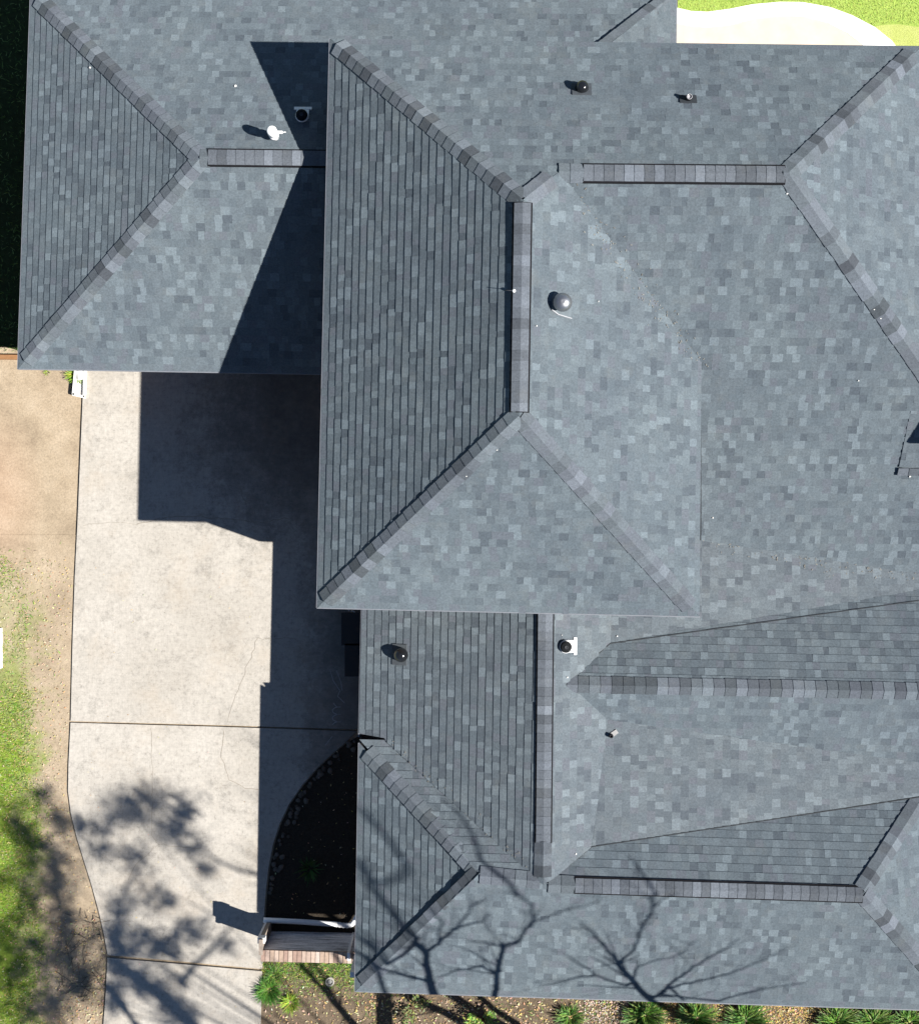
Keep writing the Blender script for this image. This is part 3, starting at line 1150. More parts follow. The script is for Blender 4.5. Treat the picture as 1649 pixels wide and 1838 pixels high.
def collar_vent(label, pl, px, py):
    """white plate turned up at its low edge, white collar, black mushroom cap"""
    M_ = frame_on(pl, px, py, 0.16)
    e = empty('roof_vent')
    e.parent = house
    tag(e, label)
    p = M_.translation
    Ms = slope_frame(pl, p)
    mb = MB()
    mb.lathe([(0.105, -0.06), (0.105, 0.10), (0.098, 0.104)], M_, 26, WHT)
    mb.build('collar', M_PLASTIC, e)
    mb = MB()
    mb.lathe([(0.088, 0.09), (0.096, 0.125), (0.093, 0.15), (0.06, 0.168), (0.03, 0.172)], M_, 26, BLK)
    mb.lathe([(0.03, 0.168), (0.03, 0.184), (0.022, 0.186), (0.02, 0.178), (0.002, 0.177)], M_, 16, (0.05, 0.052, 0.058))
    mb.build('cap', M_MATT, e)
    mb = MB()
    for q, th in (([(-0.10, -0.15), (0.10, -0.15), (0.105, 0.05), (-0.105, 0.05)], 0.03), ([(-0.145, -0.20), (0.145, -0.20), (0.145, -0.145), (-0.145, -0.145)], 0.034)):
        mb.slab([Ms @ Vector((x, y, th)) for x, y in q], Ms.to_3x3() @ Vector((0, 0, -th)), WHT)
    mb.build('flashing', M_PLASTIC, e)
    return e


collar_vent('white plate vent with a black cap in the shade of the west roof', P_LN, 541, 205)
collar_vent('white plate vent with a black cap east of the front ridge', P_ME, 1016, 1162)

DOME = [(0.10, 0), (0.10, 0.10), (0.125, 0.11), (0.128, 0.16), (0.11, 0.205), (0.075, 0.235), (0.03, 0.248)]
e, Mf = roof_vent('grey metal dome vent with a curved apron on the east slope', P_BE, 1010, 541, [(0.09, 0), (0.09, 0.20), (0.135, 0.205), (0.14, 0.235), (0.12, 0.29), (0.08, 0.325), (0.03, 0.34)], (0.30, 0.31, 0.33), M_METAL, 0.3)
Ms = slope_frame(P_BE, Mf.translation)
mb = MB()
q = [(-0.20, -0.17), (0.15, -0.17), (0.17, 0.15), (0.08, 0.20), (-0.10, 0.20), (-0.16, 0.08)]
mb.slab([Ms @ Vector((x, y, 0.022)) for x, y in q], Ms.to_3x3() @ Vector((0, 0, -0.022)), BASE * 1.05)
q = [(-0.20, -0.17), (-0.188, -0.17), (-0.15, 0.08), (-0.09, 0.20), (-0.105, 0.205), (-0.165, 0.085)]
mb.slab([Ms @ Vector((x, y, 0.04)) for x, y in q], Ms.to_3x3() @ Vector((0, 0, -0.03)), (0.32, 0.33, 0.35))
mb.build('flashing', M_PLAIN, e)

roof_vent('black dome vent with a bright cap on the north slope', P_BN, 1045, 154, [(0.115, 0), (0.105, 0.05), (0.085, 0.12), (0.085, 0.17), (0.05, 0.195), (0.02, 0.2)], BLK, M_GLOSS, 0.15, (0.30, 0.10, 0.15), (0.06, 0.07, 0.082), M_MATT)
e, Mf = roof_vent('small black pipe with a white rim on the north slope', P_BN, 1237, 173, [(0.06, 0), (0.045, 0.07), (0.042, 0.16), (0.033, 0.165), (0.03, 0.10)], BLK, M_GLOSS, 0.15, (0.26, 0.07, 0.10), (0.03, 0.035, 0.042), M_MATT, 'vent_pipe', 14)
mb = MB()
mb.lathe([(0.040, 0.13), (0.043, 0.163), (0.036, 0.167), (0.033, 0.14)], Mf, 14, (0.38, 0.38, 0.40))
mb.build('rim', M_PLASTIC, e)
roof_vent('black shiny dome vent on the front west slope', P_MW, 719, 1177, [(0.10, 0), (0.10, 0.06), (0.125, 0.075), (0.12, 0.12), (0.09, 0.165), (0.05, 0.19), (0.018, 0.197)], BLK, M_GLOSS, 0.18, (0.36, 0.16, 0.12), (0.07, 0.08, 0.09), M_MATT)
# small light pipe lying low on the front east slope
e, Mf = roof_vent('small pale pipe boot with a dark mouth, front roof', P_W2, 1097, 1322, [(0.042, 0), (0.036, 0.09), (0.032, 0.12), (0.022, 0.122), (0.02, 0.06)], (0.03, 0.03, 0.035), M_MATT, 0.1, None, name='vent_pipe', n=14)
Ms = slope_frame(P_W2, Mf.translation)
mb = MB()
mb.slab([Ms @ Vector((x, y, 0.03)) for x, y in [(-0.036, -0.13), (0.036, -0.13), (0.04, 0.0), (-0.04, 0.0)]], Ms.to_3x3() @ Vector((0, 0, -0.03)), (0.26, 0.26, 0.26))
mb.build('flashing', M_PLAIN, e)
# bolt head on the long ridge vent
mb = MB()
p = at(922, 522, ZRB - 0.02)
mb.lathe([(0.02, 0), (0.026, 0.02), (0.02, 0.04), (0.008, 0.046)], Matrix.Translation(p), 12, (0.85, 0.85, 0.85))
mb.tube([p + Vector((0, 0, 0.02)), p + Vector((-0.13, 0.012, 0.0))], [0.006, 0.006], 6, (0.05, 0.05, 0.06))
tag(mb.build('bolt', M_PLASTIC, house), 'small white bolt head on the long ridge vent')

# chimney east of the cricket, outside the frame
mb = MB()
p = at(1838, 806, 4.3)
mb.box((p.x, p.y, 3.2), 0.9, 0.55, 2.3)
ch = mb.build('chimney', M_BRICK, house)
mb = MB()
mb.box((p.x, p.y, 5.5), 1.02, 0.67, 0.09, 0, (0.4, 0.39, 0.37))
mb.build('chimney_cap', M_MATT, ch)

# downspout at the front corner
mb = MB()
a = at(641, 1690, 0.25)
mb.box((a.x + 0.05, a.y, 0.0), 0.075, 0.09, 2.3, 0, WHT)
mb.build('downspout', M_PLASTIC, house)

# fine pale litter lying on the roof
mb = MB()
for pl, x, y, sz in ((P_ME, 1017, 1216, .03), (P_ME, 1032, 1533, .032), (P_W1, 1107, 1142, .026), (P_S2, 1412, 346, .026), (P_LW, 163, 121, .035), (P_LN, 423, 155, .045), (P_S2, 1279, 928, .022), (P_S2, 1632, 854, .03), (P_BS, 837, 853, .02), (P_BS, 892, 806, .02), (P_BE, 1072, 541, .022), (P_BE, 961, 585, .02), (P_S2, 1568, 554, .025), (P_S2, 1580, 570, .022), (P_W1, 1355, 1155, .02), (P_S2, 1540, 682, .02), (P_ME, 1007, 1140, .016)):
    s = sz * 0.62
    Ms = slope_frame(pl, pl.on(x, y))
    rr = [random.uniform(.6, 1.1) * s for _ in range(6)]
    mb.slab([Ms @ Vector((rr[k] * math.cos(k * 1.047), rr[k] * math.sin(k * 1.047) * .8, 0.03)) for k in range(6)], Ms.to_3x3() @ Vector((0, 0, -0.02)), (0.62, 0.62, 0.6))
for pl, (x0, y0), (x1, y1), n, sp in ((P_S2, (1030, 345), (1258, 648), 90, 12), (P_W1, (1262, 975), (1649, 1036), 110, 10), (P_MW, (700, 1335), (950, 1560), 60, 8), (P_BE, (1040, 372), (1256, 655), 120, 10)):
    for k in range(n):
        t_ = rnd()
        x, y = x0 + (x1 - x0) * t_ + random.gauss(0, sp), y0 + (y1 - y0) * t_ + random.gauss(0, sp)
        Ms = slope_frame(pl, pl.on(x, y))
        a = rnd() * 6.283
        l_, w_ = random.uniform(.006, .02), random.uniform(.003, .008)
        q = [Ms @ Vector((l_ * math.cos(a) * sx_ - w_ * math.sin(a) * sy_, l_ * math.sin(a) * sx_ + w_ * math.cos(a) * sy_, 0.021)) for sx_, sy_ in ((-1, -1), (1, -1), (1, 1), (-1, 1))]
        mb.poly(q, random.choice([(0.19, 0.19, 0.18), (0.22, 0.215, 0.20), (0.16, 0.15, 0.13), (0.20, 0.195, 0.175)]))
tag(mb.build('roof_litter', M_MATT), kind='stuff')

# ---------------------------------------------------------------- things on the ground
# garden wall with a rowlock of bricks
wallt = tag(empty('garden_wall', at(560, 1680)), 'low garden wall with a brick top between driveway and house corner', 'garden wall')
HW_ = 1.28
W0, W1 = at(484, 1672), at(648, 1676)
dw = (W1 - W0).normalized()
nw = Vector((-dw.y, dw.x, 0))          # north
org = wallt.location.copy()
mb = MB()
th = 0.17
mb.slab(ccw3([W0, W1, W1 - nw * th, W0 - nw * th]), -(HW_ - 0.07) and Vector((0, 0, -0.02)))
mb.v = []; mb.f = []; mb.c = []; mb.sm = []
topz = Vector((0, 0, HW_ - 0.075))
mb.slab([q + topz for q in ccw3([W0, W1, W1 - nw * th, W0 - nw * th])], HW_ - 0.05, (0.3, 0.3, 0.3))
mb.build('wall_face', M_STREAK, wallt).location = -org
L = (W1 - W0).length
nb = 21
bw = L / nb
BR = [(0.36, 0.27, 0.21), (0.42, 0.33, 0.27), (0.30, 0.21, 0.17), (0.46, 0.38, 0.33), (0.38, 0.29, 0.24)]
for i in range(nb):
    a = W0 + dw * (bw * i + 0.005)
    b = W0 + dw * (bw * (i + 1) - 0.005)
    j = random.uniform(-0.006, 0.006)
    mb = MB()
    tz = Vector((0, 0, HW_ + j))
    q = [a + nw * 0.012, b + nw * 0.012, b - nw * (th + 0.02), a - nw * (th + 0.02)]
    mb.slab([p + tz for p in ccw3(q)], 0.075 + j, random.choice(BR))
    mb.build('brick', M_MATT, wallt).location = -org
mb = MB()
mb.slab([p + Vector((0, 0, HW_ - 0.03)) for p in ccw3([W0 + nw * .004, W1 + nw * .004, W1 - nw * (th + .012), W0 - nw * (th + .012)])], 0.05, (0.36, 0.33, 0.30))
mb.build('mortar_bed', M_MATT, wallt).location = -org
# pier and white trim at both ends
mb = MB()
pc = W0 + nw * 0.07 + dw * 0.03
mb.box((pc.x - 0.03, pc.y, 0), 0.07, 0.28, HW_ + 0.02, 0, (0.30, 0.25, 0.21))
mb.build('end_post', M_MATT, wallt).location = -org
mb = MB()
mb.box((pc.x - 0.085, pc.y + 0.12, 0), 0.035, 0.05, HW_ - 0.10, 0, (0.78, 0.78, 0.78))
mb.box((pc.x - 0.03, pc.y + 0.10, HW_ - 0.25), 0.13, 0.10, 0.20, 0, (0.76, 0.76, 0.76))
mb.build('trim', M_PLASTIC, wallt).location = -org
mb = MB()
pc = W1 - dw * 0.14
mb.box((pc.x, pc.y - 0.05, 0), 0.05, 0.14, HW_ + 0.05, 0, (0.72, 0.72, 0.74))
mb.build('end_post', M_PLASTIC, wallt).location = -org

# white drain pipe on the bed
mb = MB()
pts = [at(473, 1652, 0.12), at(540, 1655, 0.12), at(600, 1659.5, 0.12), at(606, 1660, 0.12)]
mb.tube(pts, [0.05, 0.05, 0.05, 0.05], 12, (0.78, 0.79, 0.80))
flex = []
rad = []
cv = [(606, 1660), (620, 1662), (630, 1661), (635, 1656), (639, 1648), (645, 1640)]
k = 0
for (x0, y0), (x1, y1) in zip(cv, cv[1:]):
    for s in range(4):
        flex.append(at(x0 + (x1 - x0) * s / 4, y0 + (y1 - y0) * s / 4, 0.12 + 0.02 * k / 20))
        rad.append(0.052 if k % 2 else 0.042)
        k += 1
mb.tube(flex, rad, 12, (0.76, 0.77, 0.79))
tag(mb.build('drain_pipe', M_PLASTIC), 'long white drain pipe lying across the dark bed', 'pipe')

# splash block below the west wing corner
sb = tag(empty('splash_block', at(142, 690)), 'white splash block beside the driveway under the west roof corner', 'splash block')
mb = MB()
TOPZ = 0.11
q = [(136, 655), (154, 655), (151.5, 712), (130, 708)]
mb.slab([at(x, y, 0.03) for x, y in q][::-1], 0.05, (0.66, 0.65, 0.62))
mb.build('tray', M_PLASTIC, sb).location = -sb.location
for seg in ([(134, 655), (138.5, 655), (133.5, 709), (129, 708)], [(150.5, 655), (154.5, 655), (152, 713), (148.5, 712)], [(130, 705), (152, 710), (151.5, 714.5), (129.5, 709.5)]):
    mb = MB()
    mb.slab([at(x, y, TOPZ) for x, y in seg][::-1], 0.1, (0.8, 0.8, 0.78))
    mb.build('rim', M_PLASTIC, sb).location = -sb.location
mb = MB()
mb.box(at(146, 674, 0.03), 0.09, 0.16, 0.10, 0.05, (0.8, 0.8, 0.79))
mb.build('spout', M_PLASTIC, sb).location = -sb.location

# brown board on the ground north-west
mb = MB()
mb.slab([at(x, y, 0.10) for x, y in [(-160, 634), (60, 637), (60, 645), (-160, 642)]][::-1], 0.14, (0.25, 0.13, 0.06))
tag(mb.build('timber_board', M_MATT), 'brown timber board edging the bare soil by the west wing', 'board')

# white stake at the west edge of the photo
mb = MB()
mb.slab([at(x, y, 0.09) for x, y in [(-8, 1128), (1.0, 1128), (1.6, 1200), (-8, 1200)]][::-1], 0.12, (0.8, 0.8, 0.8))
tag(mb.build('plastic_edging', M_PLASTIC), 'white plastic edging strip lying in the grass', 'edging')

# clean-out ring in the front soil
co_ = tag(empty('cleanout', at(592, 1762)), 'round grey drain clean-out set in the soil below the garden wall', 'drain cover')
Mc = Matrix.Translation(at(592, 1762, 0))
mb = MB()
mb.lathe([(0.085, -0.04), (0.085, 0.05), (0.062, 0.055), (0.06, 0.02)], Mc, 20, (0.33, 0.32, 0.29))
mb.build('ring', M_MATT, co_).location = -co_.location
mb = MB()
mb.lathe([(0.042, -0.03), (0.042, 0.04), (0.034, 0.05), (0.012, 0.052)], Mc, 16, (0.28, 0.28, 0.27))
mb.build('plug', M_MATT, co_).location = -co_.location


# two dark wheeled bins in the gap beside the house
def bin_(px, py, lab):
    p = at(px, py, 0.05)
    e = tag(empty('trash_bin', p), lab, 'bin')
    mb = MB()
    lo = [(-.24, -.28), (.24, -.28), (.24, .28), (-.24, .28)]
    b0 = [Vector((p.x + x * .82, p.y + y * .82, 0.09)) for x, y in lo]
    t0 = [Vector((p.x + x, p.y + y, 0.95)) for x, y in lo]
    c = (0.012, 0.013, 0.014)
    mb.poly(b0[::-1], c)
    for i in range(4):
        j = (i + 1) % 4
        mb.poly([b0[i], b0[j], t0[j], t0[i]], c)
    mb.build('body', M_PLAIN, e).location = -p
    mb = MB()
    q = [Vector((p.x + x * 1.07, p.y + y * 1.07, 1.02)) for x, y in lo]
    mb.slab(q, 0.07, c)
    mb.build('lid', M_PLAIN, e).location = -p
    for s in (-1, 1):
        mb = MB()
        mb.tube([(p.x + .2, p.y + s * .24, .14), (p.x + .2, p.y + s * .29, .14)], [0.09, 0.09], 14, (0.01, 0.01, 0.01))
        mb.build('wheel', M_PLAIN, e).location = -p


bin_(644, 1122, 'black wheeled bin in deep shade, the one nearer the tall roof')
bin_(650, 1176, 'black wheeled bin in deep shade, further from the tall roof')

# white bracket with a loop that shows below the upper eave
mb = MB()
p = at(633, 1099, 0.9)
ring = [p + Vector((0.035 * math.cos(a), -0.01 + 0.03 * math.sin(a), 0.02 * math.cos(a))) for a in [k * 0.45 for k in range(14)]]
mb.tube(ring, 0.011, 7, (0.75, 0.78, 0.8))
mb.tube([p + Vector((-0.03, 0.0, 0)), p + Vector((-0.09, 0.07, 0.06)), p + Vector((-0.10, 0.14, 0.0))], 0.011, 7, (0.75, 0.78, 0.8))
tag(mb.build('hose_hook', M_PLASTIC, house), 'white looped hook on the wall below the upper eave')

# rounded edging stones along the bed
def stone_mesh(seed):
    q = random.Random(seed)
    bm = bmesh.new()
    bmesh.ops.create_icosphere(bm, subdivisions=2, radius=1.0)
    for v_ in bm.verts:
        v_.co *= 1 + 0.16 * math.sin(v_.co.x * 2.7 + seed) * math.cos(v_.co.y * 3.1 - seed) + q.uniform(-.05, .05)
        v_.co.z *= 0.6
    me = bpy.data.meshes.new('edging_stone')
    bm.to_mesh(me)
    bm.free()
    ca = me.attributes.new('tone', 'FLOAT_COLOR', 'FACE')
    c = q.choice([(0.08, 0.068, 0.055), (0.06, 0.05, 0.042), (0.11, 0.095, 0.08), (0.05, 0.045, 0.04)])
    for d in ca.data:
        d.color = (*c, 1)
    for p_ in me.polygons:
        p_.use_smooth = True
    me.materials.append(M_MATT)
    return me


stones = [stone_mesh(s) for s in range(8)]
dpts = dense(ARC[:-2], 7.5)
for i, (x, y) in enumerate(dpts):
    if random.random() < 0.12:
        continue
    for q in range(1 if random.random() < .6 else 2):
        o = link('edging_stone', random.choice(stones))
        o.location = at(x + 7 + random.uniform(-3, 4) + q * 9, y + 3 + random.uniform(-3, 3) + q * 4, 0.0)
        s = random.uniform(0.03, 0.055)
        o.scale = (s * random.uniform(.8, 1.3), s, s)
        o.rotation_euler.z = rnd() * 6
        tag(o, 'small rounded stone edging the dark planting bed along the drive', 'stone', 'edging stones along the curved bed')


# ---------------------------------------------------------------- plants
def blade(mb, p, az, ln, lean, wd, col, seg=4):
    d = Vector((math.cos(az), math.sin(az), 0))
    s = Vector((-d.y, d.x, 0))
    pts = []
    for k in range(seg + 1):
        t = k / seg
        r = ln * (math.sin(lean * t) if lean > .1 else t * .1)
        z = ln * t * (1 - 0.55 * t * min(1, lean))
        pts.append((p + d * r + Vector((0, 0, z)), wd * (1 - t) ** 0.7))
    for k in range(seg):
        a, wa = pts[k]
        b, wb = pts[k + 1]
        if k == seg - 1:
            mb.poly([a - s * wa, a + s * wa, b], col)
        else:
            mb.poly([a - s * wa, a + s * wa, b + s * wb, b - s * wb], col)


def clump(px, py, r, n, cols, name, label, cat, group=None, ln=0.3, wd=0.008):
    p = at(px, py, -0.02)
    mb = MB()
    for k in range(n):
        a = rnd() * 6.283
        rr = r * 0.35 * math.sqrt(rnd())
        blade(mb, p + Vector((rr * math.cos(a), rr * math.sin(a), 0)), a + random.uniform(-.7, .7), ln * random.uniform(.6, 1.15), random.uniform(.35, 1.15), wd * random.uniform(.7, 1.3), [c * random.uniform(.7, 1.3) for c in random.choice(cols)])
    return tag(mb.build(name, M_LEAF, None, p), label, cat, group)


GREENS = [(0.055, 0.14, 0.02), (0.10, 0.20, 0.03), (0.16, 0.27, 0.06), (0.035, 0.085, 0.02), (0.22, 0.32, 0.10)]
LIME = [(0.20, 0.30, 0.03), (0.30, 0.38, 0.05), (0.14, 0.24, 0.03)]
LAB = ['leafy border grass clump half in the tree shadow, westmost of the row', 'leafy border grass clump with a shadowed west side, second of the row', 'bright spiky border grass clump with pale tips, third of the row', 'broad border grass clump beyond the yellow mulch gap', 'border grass clump between two touching neighbours, bottom right', 'dense border grass clump at the right edge of the photo']
for (x, y, r), lb in zip([(1158, 1822, .34), (1250, 1828, .34), (1338, 1832, .38), (1500, 1836, .38), (1566, 1838, .36), (1632, 1838, .36)], LAB):
    clump(x, y, r * 1.35, 620, GREENS, 'border_grass', lb, 'plant', 'border grass clumps along the front wall', 0.43, 0.010)
clump(1022, 1826, .36, 260, GREENS, 'border_grass', 'sparse border grass clump in the shade left of the pale gravel', 'plant', None, 0.3, 0.008)
clump(482, 1778, .38, 420, [(0.05, 0.15, 0.02), (0.09, 0.20, 0.03)], 'grass_tuft', 'tall green grass tuft at the driveway edge below the garden wall', 'plant', None, 0.26, 0.007)
clump(492, 1750, .22, 120, GREENS, 'grass_tuft', 'small green grass tuft against the foot of the garden wall', 'plant', None, 0.2, 0.006)
clump(522, 1800, .30, 230, LIME, 'grass_tuft', 'bright lime green grass tuft standing alone in the soil', 'plant', None, 0.2, 0.006)
clump(136, 672, .26, 150, LIME, 'grass_tuft', 'bright green weed tuft beside the white splash block', 'plant', None, 0.2, 0.007)
clump(84, 668, .12, 30, LIME, 'grass_tuft', 'tiny green weed at the foot of the west wing', 'plant', None, 0.1, 0.005)
clump(556, 1560, .30, 70, [(0.03, 0.07, 0.015), (0.05, 0.10, 0.02)], 'bed_plant', 'green leafy plant in the middle of the dark bed', 'plant', None, 0.26, 0.012)


def shrub(px, py, r, n, cols, label, name='shrub', hgt=.35):
    p = at(px, py, -0.02)
    e = tag(empty(name, p), label, 'shrub')
    st, lf = MB(), MB()
    for k in range(16):
        a = rnd() * 6.283
        end = p + Vector((r * math.cos(a) * random.uniform(.4, 1), r * math.sin(a) * random.uniform(.4, 1), hgt * random.uniform(.6, 1)))
        st.tube([p, p.lerp(end, .5) + Vector((0, 0, .06)), end], [.008, .006, .003], 5, (0.16, 0.11, 0.07))
        for q in range(n // 16):
            c_ = p.lerp(end, random.uniform(.35, 1)) + Vector((random.uniform(-.06, .06), random.uniform(-.06, .06), random.uniform(0, .07)))
            a2 = rnd() * 6.283
            d = Vector((math.cos(a2), math.sin(a2), random.uniform(-.5, .5))) * random.uniform(.02, .045)
            s = Vector((-d.y, d.x, random.uniform(-.01, .01))) * .4
            lf.poly([c_ - d, c_ - s, c_ + d, c_ + s], [v_ * random.uniform(.7, 1.3) for v_ in random.choice(cols)])
    st.build('stem', M_BARK, e).location = -p
    lf.build('foliage', M_LEAF, e).location = -p


shrub(866, 1826, .42, 420, GREENS + LIME, 'loose low shrub with small leaves under the front eave')
shrub(745, 1806, .40, 200, [(0.14, 0.17, 0.05), (0.22, 0.24, 0.08), (0.10, 0.13, 0.04)], 'thin dry shrub in the tree shadow by the house corner')

# grass on the two lawns, weeds round the garden wall
def in_poly(p, poly):
    x, y = p
    c = False
    for (x0, y0), (x1, y1) in zip(poly, poly[1:] + poly[:1]):
        if (y0 > y) != (y1 > y) and x < (x1 - x0) * (y - y0) / (y1 - y0) + x0:
            c = not c
    return c


mb = MB()
GW = [(0.14, 0.26, 0.02), (0.22, 0.34, 0.035), (0.09, 0.18, 0.02), (0.32, 0.38, 0.08), (0.30, 0.27, 0.13)]
n = 0
while n < 15000:
    x, y = random.uniform(-60, 110), random.uniform(975, 1870)
    f = math.sin(x * .045 + 1) * math.sin(y * .021) + math.sin(y * .05 + x * .03) * .6
    inside = in_poly((x, y), LAWN_W)
    if not inside and rnd() > (0.16 if in_poly((x - 22, y), LAWN_W) else 0.03):
        continue
    if y < 1240 and rnd() < .55:
        n += 0.1
        continue
    if f < random.uniform(-1.5, .4) - (0.3 if 1230 < y < 1480 else 0):
        n += 0.2
        continue
    blade(mb, at(x, y, -0.02), rnd() * 6.28, random.uniform(.04, .10), random.uniform(.5, 1.3), random.uniform(.003, .006), [c * random.uniform(.7, 1.25) for c in random.choice(GW)], 2)
    n += 1
tag(mb.build('grass', M_LEAF), kind='stuff')
mb = MB()
for k in range(2600):
    x, y = random.uniform(470, 645), 1728 + abs(random.gauss(0, 26))
    blade(mb, at(x, y, -0.02), rnd() * 6.28, random.uniform(.05, .14), random.uniform(.4, 1.2), random.uniform(.003, .006), [c * random.uniform(.7, 1.3) for c in random.choice(GREENS + LIME + [(0.3, 0.24, 0.11)])], 2)
for k in range(2600):
    x, y = random.uniform(640, 1649), random.uniform(1780, 1870)
    if math.sin(x * .03) + math.sin(x * .011 + 2) < random.uniform(-1.2, 1.2):
        continue
    blade(mb, at(x, y, -0.02), rnd() * 6.28, random.uniform(.04, .12), random.uniform(.4, 1.2), random.uniform(.003, .006), [c * random.uniform(.7, 1.3) for c in random.choice(GREENS + LIME + [(0.35, 0.27, 0.09), (0.42, 0.33, 0.10)])], 2)
for k in range(700):
    x, y = random.uniform(-10, 45), random.uniform(0, 640)
    blade(mb, at(x, y, -0.02), rnd() * 6.28, random.uniform(.05, .14), random.uniform(.4, 1.2), random.uniform(.003, .007), random.choice(GREENS), 2)
tag(mb.build('weeds', M_LEAF), kind='stuff')
mb = MB()
for k in range(7000):
    x, y = random.uniform(1210, 1660), random.uniform(-15, 95)
    if not in_poly((x, y), LAWN_E) or (x > 1570 and y > 43):
        continue
    blade(mb, at(x, y, -0.02), rnd() * 6.28, random.uniform(.03, .06), random.uniform(.5, 1.3), random.uniform(.003, .005), [c * random.uniform(.85, 1.15) for c in random.choice([(0.32, 0.44, 0.08), (0.42, 0.53, 0.13)])], 2)
tag(mb.build('grass', M_LEAF), kind='stuff')

# fallen leaves
mb = MB()
LC = [(0.50, 0.40, 0.24), (0.42, 0.30, 0.15), (0.60, 0.50, 0.34), (0.30, 0.20, 0.10), (0.55, 0.42, 0.16)]


def leaf(x, y, s):
    p = at(x, y, random.uniform(-.015, .02) + (.03 if edge_x(y) < x < 470 else 0))
    a = rnd() * 6.283
    d = Vector((math.cos(a), math.sin(a), random.uniform(-.3, .3))) * s
    q = Vector((-d.y, d.x, random.uniform(-.3, .3) * s)) * .45
    mb.poly([p - d, p - q * .9 - d * .1, p + d, p + q * .9 - d * .1], [c * random.uniform(.75, 1.2) for c in random.choice(LC)])


for k in range(2600):
    leaf(random.uniform(475, 1649), 1735 + 135 * rnd(), random.uniform(.012, .032))
for k in range(1500):
    leaf(random.uniform(640, 1649), random.uniform(1785, 1870), random.uniform(.012, .035))
for k in range(1900):
    y = random.uniform(1000, 1850)
    leaf(random.uniform(-20, min(edge_x(y), 200) - 4), y, random.uniform(.01, .024))
for k in range(90):
    y = random.uniform(1000, 1830)
    leaf(random.uniform(edge_x(y) + 4, 465), y, random.uniform(.008, .018))
for k in range(500):
    y = random.uniform(1650, 1850)
    leaf(random.uniform(100, edge_x(y) - 3), y, random.uniform(.012, .03))
for k in range(110):
    leaf(random.uniform(480, 640), random.uniform(1340, 1650), random.uniform(.012, .026))
for x0, x1, yy in ((1188, 1226, 1815), (1278, 1316, 1815), (1366, 1478, 1812), (1520, 1545, 1825)):
    for k in range(int((x1 - x0) * 11)):
        p = at(random.uniform(x0, x1), random.uniform(yy - 15, 1850), random.uniform(-.012, .02))
        a = rnd() * 6.283
        d = Vector((math.cos(a), math.sin(a), random.uniform(-.4, .4))) * random.uniform(.008, .022)
        q = Vector((-d.y, d.x, random.uniform(-.01, .01))) * .4
        mb.poly([p - d, p - q, p + d, p + q], [c_ * random.uniform(.7, 1.25) for c_ in random.choice([(0.46, 0.33, 0.08), (0.52, 0.40, 0.14), (0.38, 0.25, 0.06), (0.58, 0.48, 0.26)])])
for k in range(700):
    p = at(random.uniform(1048, 1128), random.uniform(1785, 1850), random.uniform(-.012, .015))
    a = rnd() * 6.283
    d = Vector((math.cos(a), math.sin(a), random.uniform(-.4, .4))) * random.uniform(.008, .02)
    q = Vector((-d.y, d.x, random.uniform(-.01, .01))) * .6
    mb.poly([p - d, p - q, p + d, p + q], [c_ * random.uniform(.8, 1.15) for c_ in random.choice([(0.55, 0.45, 0.38), (0.62, 0.54, 0.46), (0.45, 0.34, 0.27)])])
tag(mb.build('fallen_leaves', M_LEAF), kind='stuff')
mb = MB()
for k in range(50):
    y = random.uniform(1640, 1800)
    x = random.uniform(110, 185)
    a = rnd() * 6.28
    p = at(x, y, 0.01)
    d = Vector((math.cos(a), math.sin(a), random.uniform(-.02, .12))) * random.uniform(.06, .2)
    mb.tube([p - d, p + Vector((0, 0, .01)), p + d], [.006, .005, .003], 5, (0.14, 0.11, 0.08))
tag(mb.build('twigs', M_BARK), kind='stuff')

# ---------------------------------------------------------------- trees south of the house (outside the frame)
SHV = Vector((SX, SY, -1))


def cast(p, k):
    """the point k metres above p along the sun's ray through p"""
    return p - SHV * k


